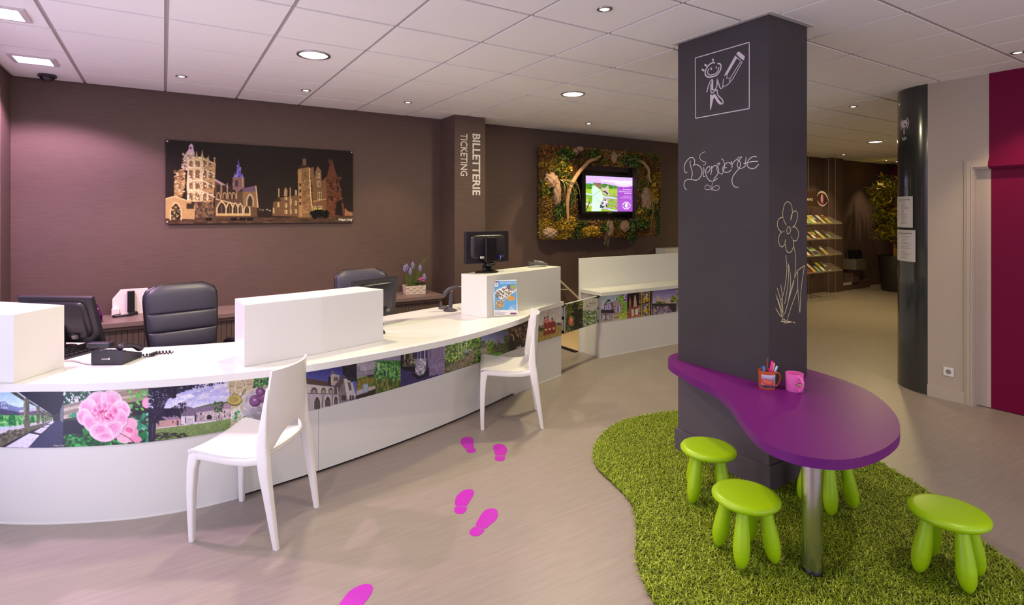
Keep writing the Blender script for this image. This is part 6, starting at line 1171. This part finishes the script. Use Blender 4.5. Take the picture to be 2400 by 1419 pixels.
# ------------------------------------------------------------------ far end: brochure shelves, wall box with tablet, tree
BD = thing('brochure_display', 'clear hanging display of sloping brochure shelves far behind the chalkboard column', 'display', (10.4, 5.6, 0))
wire = mat('steel wire', (190, 180, 170), .3, .8)
for x, y in ((10.89, 5.70), (10.945, 5.596), (10.138, 5.675), (9.6, 5.6)):
    obj('cable', MB().tube([(x, y, .06), (x, y, CH)], .004, 6), wire, BD, world=True); obj('floor_fixing', MB().lathe([(.012, 0), (.012, .06), (.005, .07)], 10, (x, y, 0)), wire, BD, world=True, smooth='auto')
shz = [1.425, 1.14, .835, .53]; acr2 = mat('shelf acrylic', (190, 178, 160), .15, alpha=.14)
for z in shz:
    obj('shelf', MB().add([(x, y, zz+dz) for dz in (0, .006) for x, y, zz in ((9.55, 5.50, z), (10.99, 5.50, z), (10.99, 5.72, z+.13), (9.55, 5.72, z+.13))], [(3, 2, 1, 0), (4, 5, 6, 7), (0, 1, 5, 4), (1, 2, 6, 5), (2, 3, 7, 6), (3, 0, 4, 7)]), acr2, BD, world=True)
    obj('shelf_lip', MB().b2(9.55, 10.99, 5.493, 5.50, z-.004, z+.03), acr2, BD, world=True); obj('bracket', MB().tube([(10.99, 5.5, z+.003), (11.03, 5.56, z+.05), (10.99, 5.60, z+.065)], .004, 6), wire, BD, world=True)
sg = obj('sign_board', MB().b2(9.55, 10.70, 5.61, 5.618, 1.755, 2.035), mat('sign brown', (74, 52, 48), .3), BD, world=True)
def evec(x, y): return Yp(1880+x/4.731, 420+y/4.731, 5.608)
mb = MB()
ribbon(mb, crom([evec(166, 190), evec(185, 155), evec(218, 143), evec(255, 160), evec(280, 205), evec(296, 248)], 5), NY, [.004+.035*math.sin(math.pi*i/25) for i in range(26)], 0); ribbon(mb, crom([evec(168, 230), evec(185, 270), evec(222, 296), evec(255, 285), evec(282, 250)], 5), NY, [.004+.022*math.sin(math.pi*i/20) for i in range(21)], 0)
obj('eye_logo', mb, lt, sg, world=False) if False else obj('eye_logo', mb, lt, BD, world=True, label='white eye logo')
c_ = evec(222, 225); mb = MB().add([(c_[0]+.062*math.cos(a), c_[1], c_[2]+.115*math.sin(a)) for a in np.linspace(0, 6.28, 25)[:-1]], [tuple(range(24))]); obj('eye_iris', mb, mat('iris plum', (150, 60, 120), .5), BD, world=True)
mb = MB().add([(c_[0]-.012+.036*math.cos(a), c_[1]-.001, c_[2]+.02+.085*math.sin(a)) for a in np.linspace(0, 6.28, 25)[:-1]], [tuple(range(24))]); obj('eye_pupil', mb, mat('iris pale', (206, 170, 200), .5), BD, world=True)
e0, e1 = evec(-40, 228), evec(118, 228); text('lettering', 'Évènements', (9.62, 5.6085, e1[2]-.02), (1, 0, 0), (0, 0, 1), e1[0]-9.62, .075, lt, BD, bold=.01)
bro = [(0, [(1889, 'teal', (60, 140, 140)), (1897, 'green and white', (150, 180, 140)), (1904, 'yellow', (220, 180, 50)), (1912, 'white', (220, 216, 220)), (1926, 'pale', (206, 200, 210)), (1939, 'orange', (224, 160, 40))]),
       (1, [(1890, 'red', (190, 70, 80)), (1904, 'purple and yellow', (120, 90, 160)), (1912, 'yellow and orange', (214, 170, 60)), (1924, 'grey and white', (190, 186, 186)), (1940, 'dark photo', (110, 96, 90))]),
       (2, [(1890, 'pink', (190, 96, 100)), (1905, 'pale green', (180, 200, 176)), (1932, 'beige photo', (190, 170, 150))]),
       (3, [(1890, 'crimson', (180, 60, 80)), (1903, 'pink and white', (206, 130, 140)), (1914, 'blue', (100, 140, 190)), (1925, 'olive and yellow', (180, 170, 60)), (1938, 'grey photo', (190, 176, 170))])]
rows = ['top', 'second', 'third', 'lowest']
for r_, items in bro:
    z = shz[r_]
    for i, (u, cn, c) in enumerate(items):
        x = Yp(u+3, 500, 5.52)[0]; wd_ = .098 if not (r_ == 2 and i == 1) else .2
        t = thing('brochure', f'{cn} brochure on the {rows[r_]} clear shelf of the far display', 'brochure', (x, 5.505, z+.012), group='brochures on the far display shelves')
        yv, zv = .22, .13+.10; L_ = math.hypot(.2, .2)
        sh = [(.0, 0), (.0, 0)]
        Aq = np.array([0, .0, 0]); ey = np.array([-.0, .75, .66]); ex = np.array([1., 0, 0]); nn = np.array([0, -.66, .75])
        q = lambda s, tt, o=0.0: Aq+ex*s*wd_+ey*tt*.23+nn*o
        obj('cover', MB().add([q(0, 0, .0), q(1, 0, .0), q(1, 1, .0), q(0, 1, .0), q(0, 0, .005), q(1, 0, .005), q(1, 1, .005), q(0, 1, .005)], [(3, 2, 1, 0), (4, 5, 6, 7), (0, 1, 5, 4), (1, 2, 6, 5), (2, 3, 7, 6), (3, 0, 4, 7)]), mat('brochure '+cn, c, .3), t)
        c2_ = [(236, 232, 226), (90, 70, 80), (214, 180, 70), (150, 170, 120)][(i+r_) % 4]
        obj('title_block', MB().add([q(.08, .62, .0056), q(.92, .62, .0056), q(.92, .92, .0056), q(.08, .92, .0056)], [(0, 1, 2, 3)]), mat('brochure block %d' % ((i+r_) % 4), c2_, .3), t)
        obj('picture_block', MB().add([q(.08, .1, .0056), q(.92, .1, .0056), q(.92, .5, .0056), q(.08, .5, .0056)], [(0, 1, 2, 3)]), mat('brochure block %d' % ((i+r_+2) % 4), [(236, 232, 226), (90, 70, 80), (214, 180, 70), (150, 170, 120)][(i+r_+2) % 4], .3), t)
WBx = thing('wall_console', 'dark grey wall-mounted box carrying a tablet at the far end', 'console', (12.47, 5.99, .54)); gcon = mat('console grey', (98, 88, 84), .5)
obj('box', MB().b2(12.269, 12.683, 5.849, YB-.002, .435, .655), gcon, WBx, world=True, bevel=.002)
obj('support', MB().b2(12.36, 12.62, 5.96, YB-.002, .16, .435), brown, WBx, world=True)
TB_ = thing('tablet', 'black tablet propped up on the dark wall-mounted box', 'tablet', (12.44, 5.95, .6555), -.65)
obj('screen', MB().box((0, 0, .10), (.30, .012, .2)).xf(TRS((0, 0, 0), 0, -.3)), mat('dark glass', (12, 12, 16), .1), TB_, bevel=.003); obj('bezel', MB().box((-.153, 0, .10), (.006, .014, .2)).xf(TRS((0, 0, 0), 0, -.3)), chrome, TB_)
for x in (-.06, .1): obj('foot', MB().lathe([(.012, 0), (.012, .012), (.002, .016)], 10, (x, -.03, 0)), chrome, TB_, smooth='auto')
put(obj('cable_trunking', MB().b2(11.6+.42, 13.2, 6.0, YB-.002, 0, .165), brown, bevel=.004), 'dark boxed ledge along the foot of the far brown wall', 'ledge')
for i in range(6):
    x = 12.03+i*.066; o_ = thing('floor_socket', ('leftmost', 'second from left', 'third from left', 'third from right', 'second from right', 'rightmost')[i]+' small pale socket in the row of six on the far dark ledge', 'socket', (x, 6.0, .13), group='six sockets on the far ledge')
    obj('plate', MB().b2(x-.022, x+.022, 5.992, 6.0, .11, .165-.002), mat('socket plate', (206, 200, 190), .4), o_, world=True, bevel=.002); obj('hole', MB().b2(x-.008, x+.008, 5.9905, 5.992, .128, .145), mat('black', (14, 13, 15), .4), o_, world=True)
PT = thing('potted_tree', 'tall leafy indoor tree in a round black pot in the far corner', 'plant', (13.0, 5.4, 0))
obj('pot', MB().lathe([(.001, 0), (.25, 0), (.27, .03), (.34, .74), (.30, .74), (.29, .66), (.001, .66)], 40), mat('black pot', (40, 36, 30), .45), PT, smooth='auto')
obj('trunk', MB().tube(crom([(-.05, 0, .6), (-.04, .02, 1.1), (.02, 0, 1.6), (.0, .03, 2.2)], 6), [.045-.0017*i for i in range(19)], 8), mat('trunk bark', (130, 104, 60), .9, noise=(30, .3)), PT, smooth=True); obj('trunk', MB().tube(crom([(.06, -.04, .6), (.08, -.03, 1.0), (.02, .0, 1.4)], 6), [.02]*13, 8), mat('trunk bark', (130, 104, 60), .9), PT, smooth=True)
mbr = MB(); tips = []
for k in range(46):
    z = rr.uniform(1.0, 2.38); a = rr.uniform(0, 6.28); R_ = (.72*math.sin(math.pi*min(1, max(.12, (z-.75)/1.75)))**.7)*rr.uniform(.5, 1.0); e = np.array([R_*math.cos(a), R_*math.sin(a)*.72, z+.05]); mbr.tube([(0, 0, z-.25), e*.5+np.array([0, 0, (z-.25)*.5+.03]), e], [.010, .006, .003], 5); tips.append(e)
obj('branches', mbr, mat('trunk bark', (130, 104, 60), .9), PT)
nl = 46*90; T_ = np.repeat(np.array(tips), 90, 0)+RNG.normal(0, .085, (nl, 3))*np.array([1, .6, .55]); dr = RNG.normal(0, 1, (nl, 3))*np.array([1, 1, .5])+np.array([0, 0, .1]); dr /= np.linalg.norm(dr, axis=1)[:, None]; sdv = np.cross(dr, RNG.normal(0, 1, (nl, 3))*.4+np.array([0, 0, 1])); sdv /= np.linalg.norm(sdv, axis=1)[:, None]
Ln = RNG.uniform(.09, .17, (nl, 1)); V = np.stack([T_, T_+dr*Ln*.45+sdv*Ln*.13, T_+dr*Ln, T_+dr*Ln*.45-sdv*Ln*.13], 1).reshape(-1, 3)
me = bpy.data.meshes.new('foliage'); me.from_pydata(V.tolist(), [], np.arange(nl*4).reshape(nl, 4).tolist()); pal = np.array([(140, 132, 20), (112, 122, 20), (176, 150, 28), (84, 104, 20), (196, 166, 44)]); c = lin(np.clip(pal[RNG.randint(0, 5, nl)]+RNG.normal(0, 8, (nl, 1)), 4, 255)); c = np.repeat(c, 4, 0)
ca = me.color_attributes.new('print', 'FLOAT_COLOR', 'POINT'); ca.data.foreach_set('color', np.concatenate([c, np.ones((len(c), 1))], 1).ravel()); obj('foliage', me, mat('tree leaf', (120, 110, 30), .5, attr=True), PT, kind='stuff')
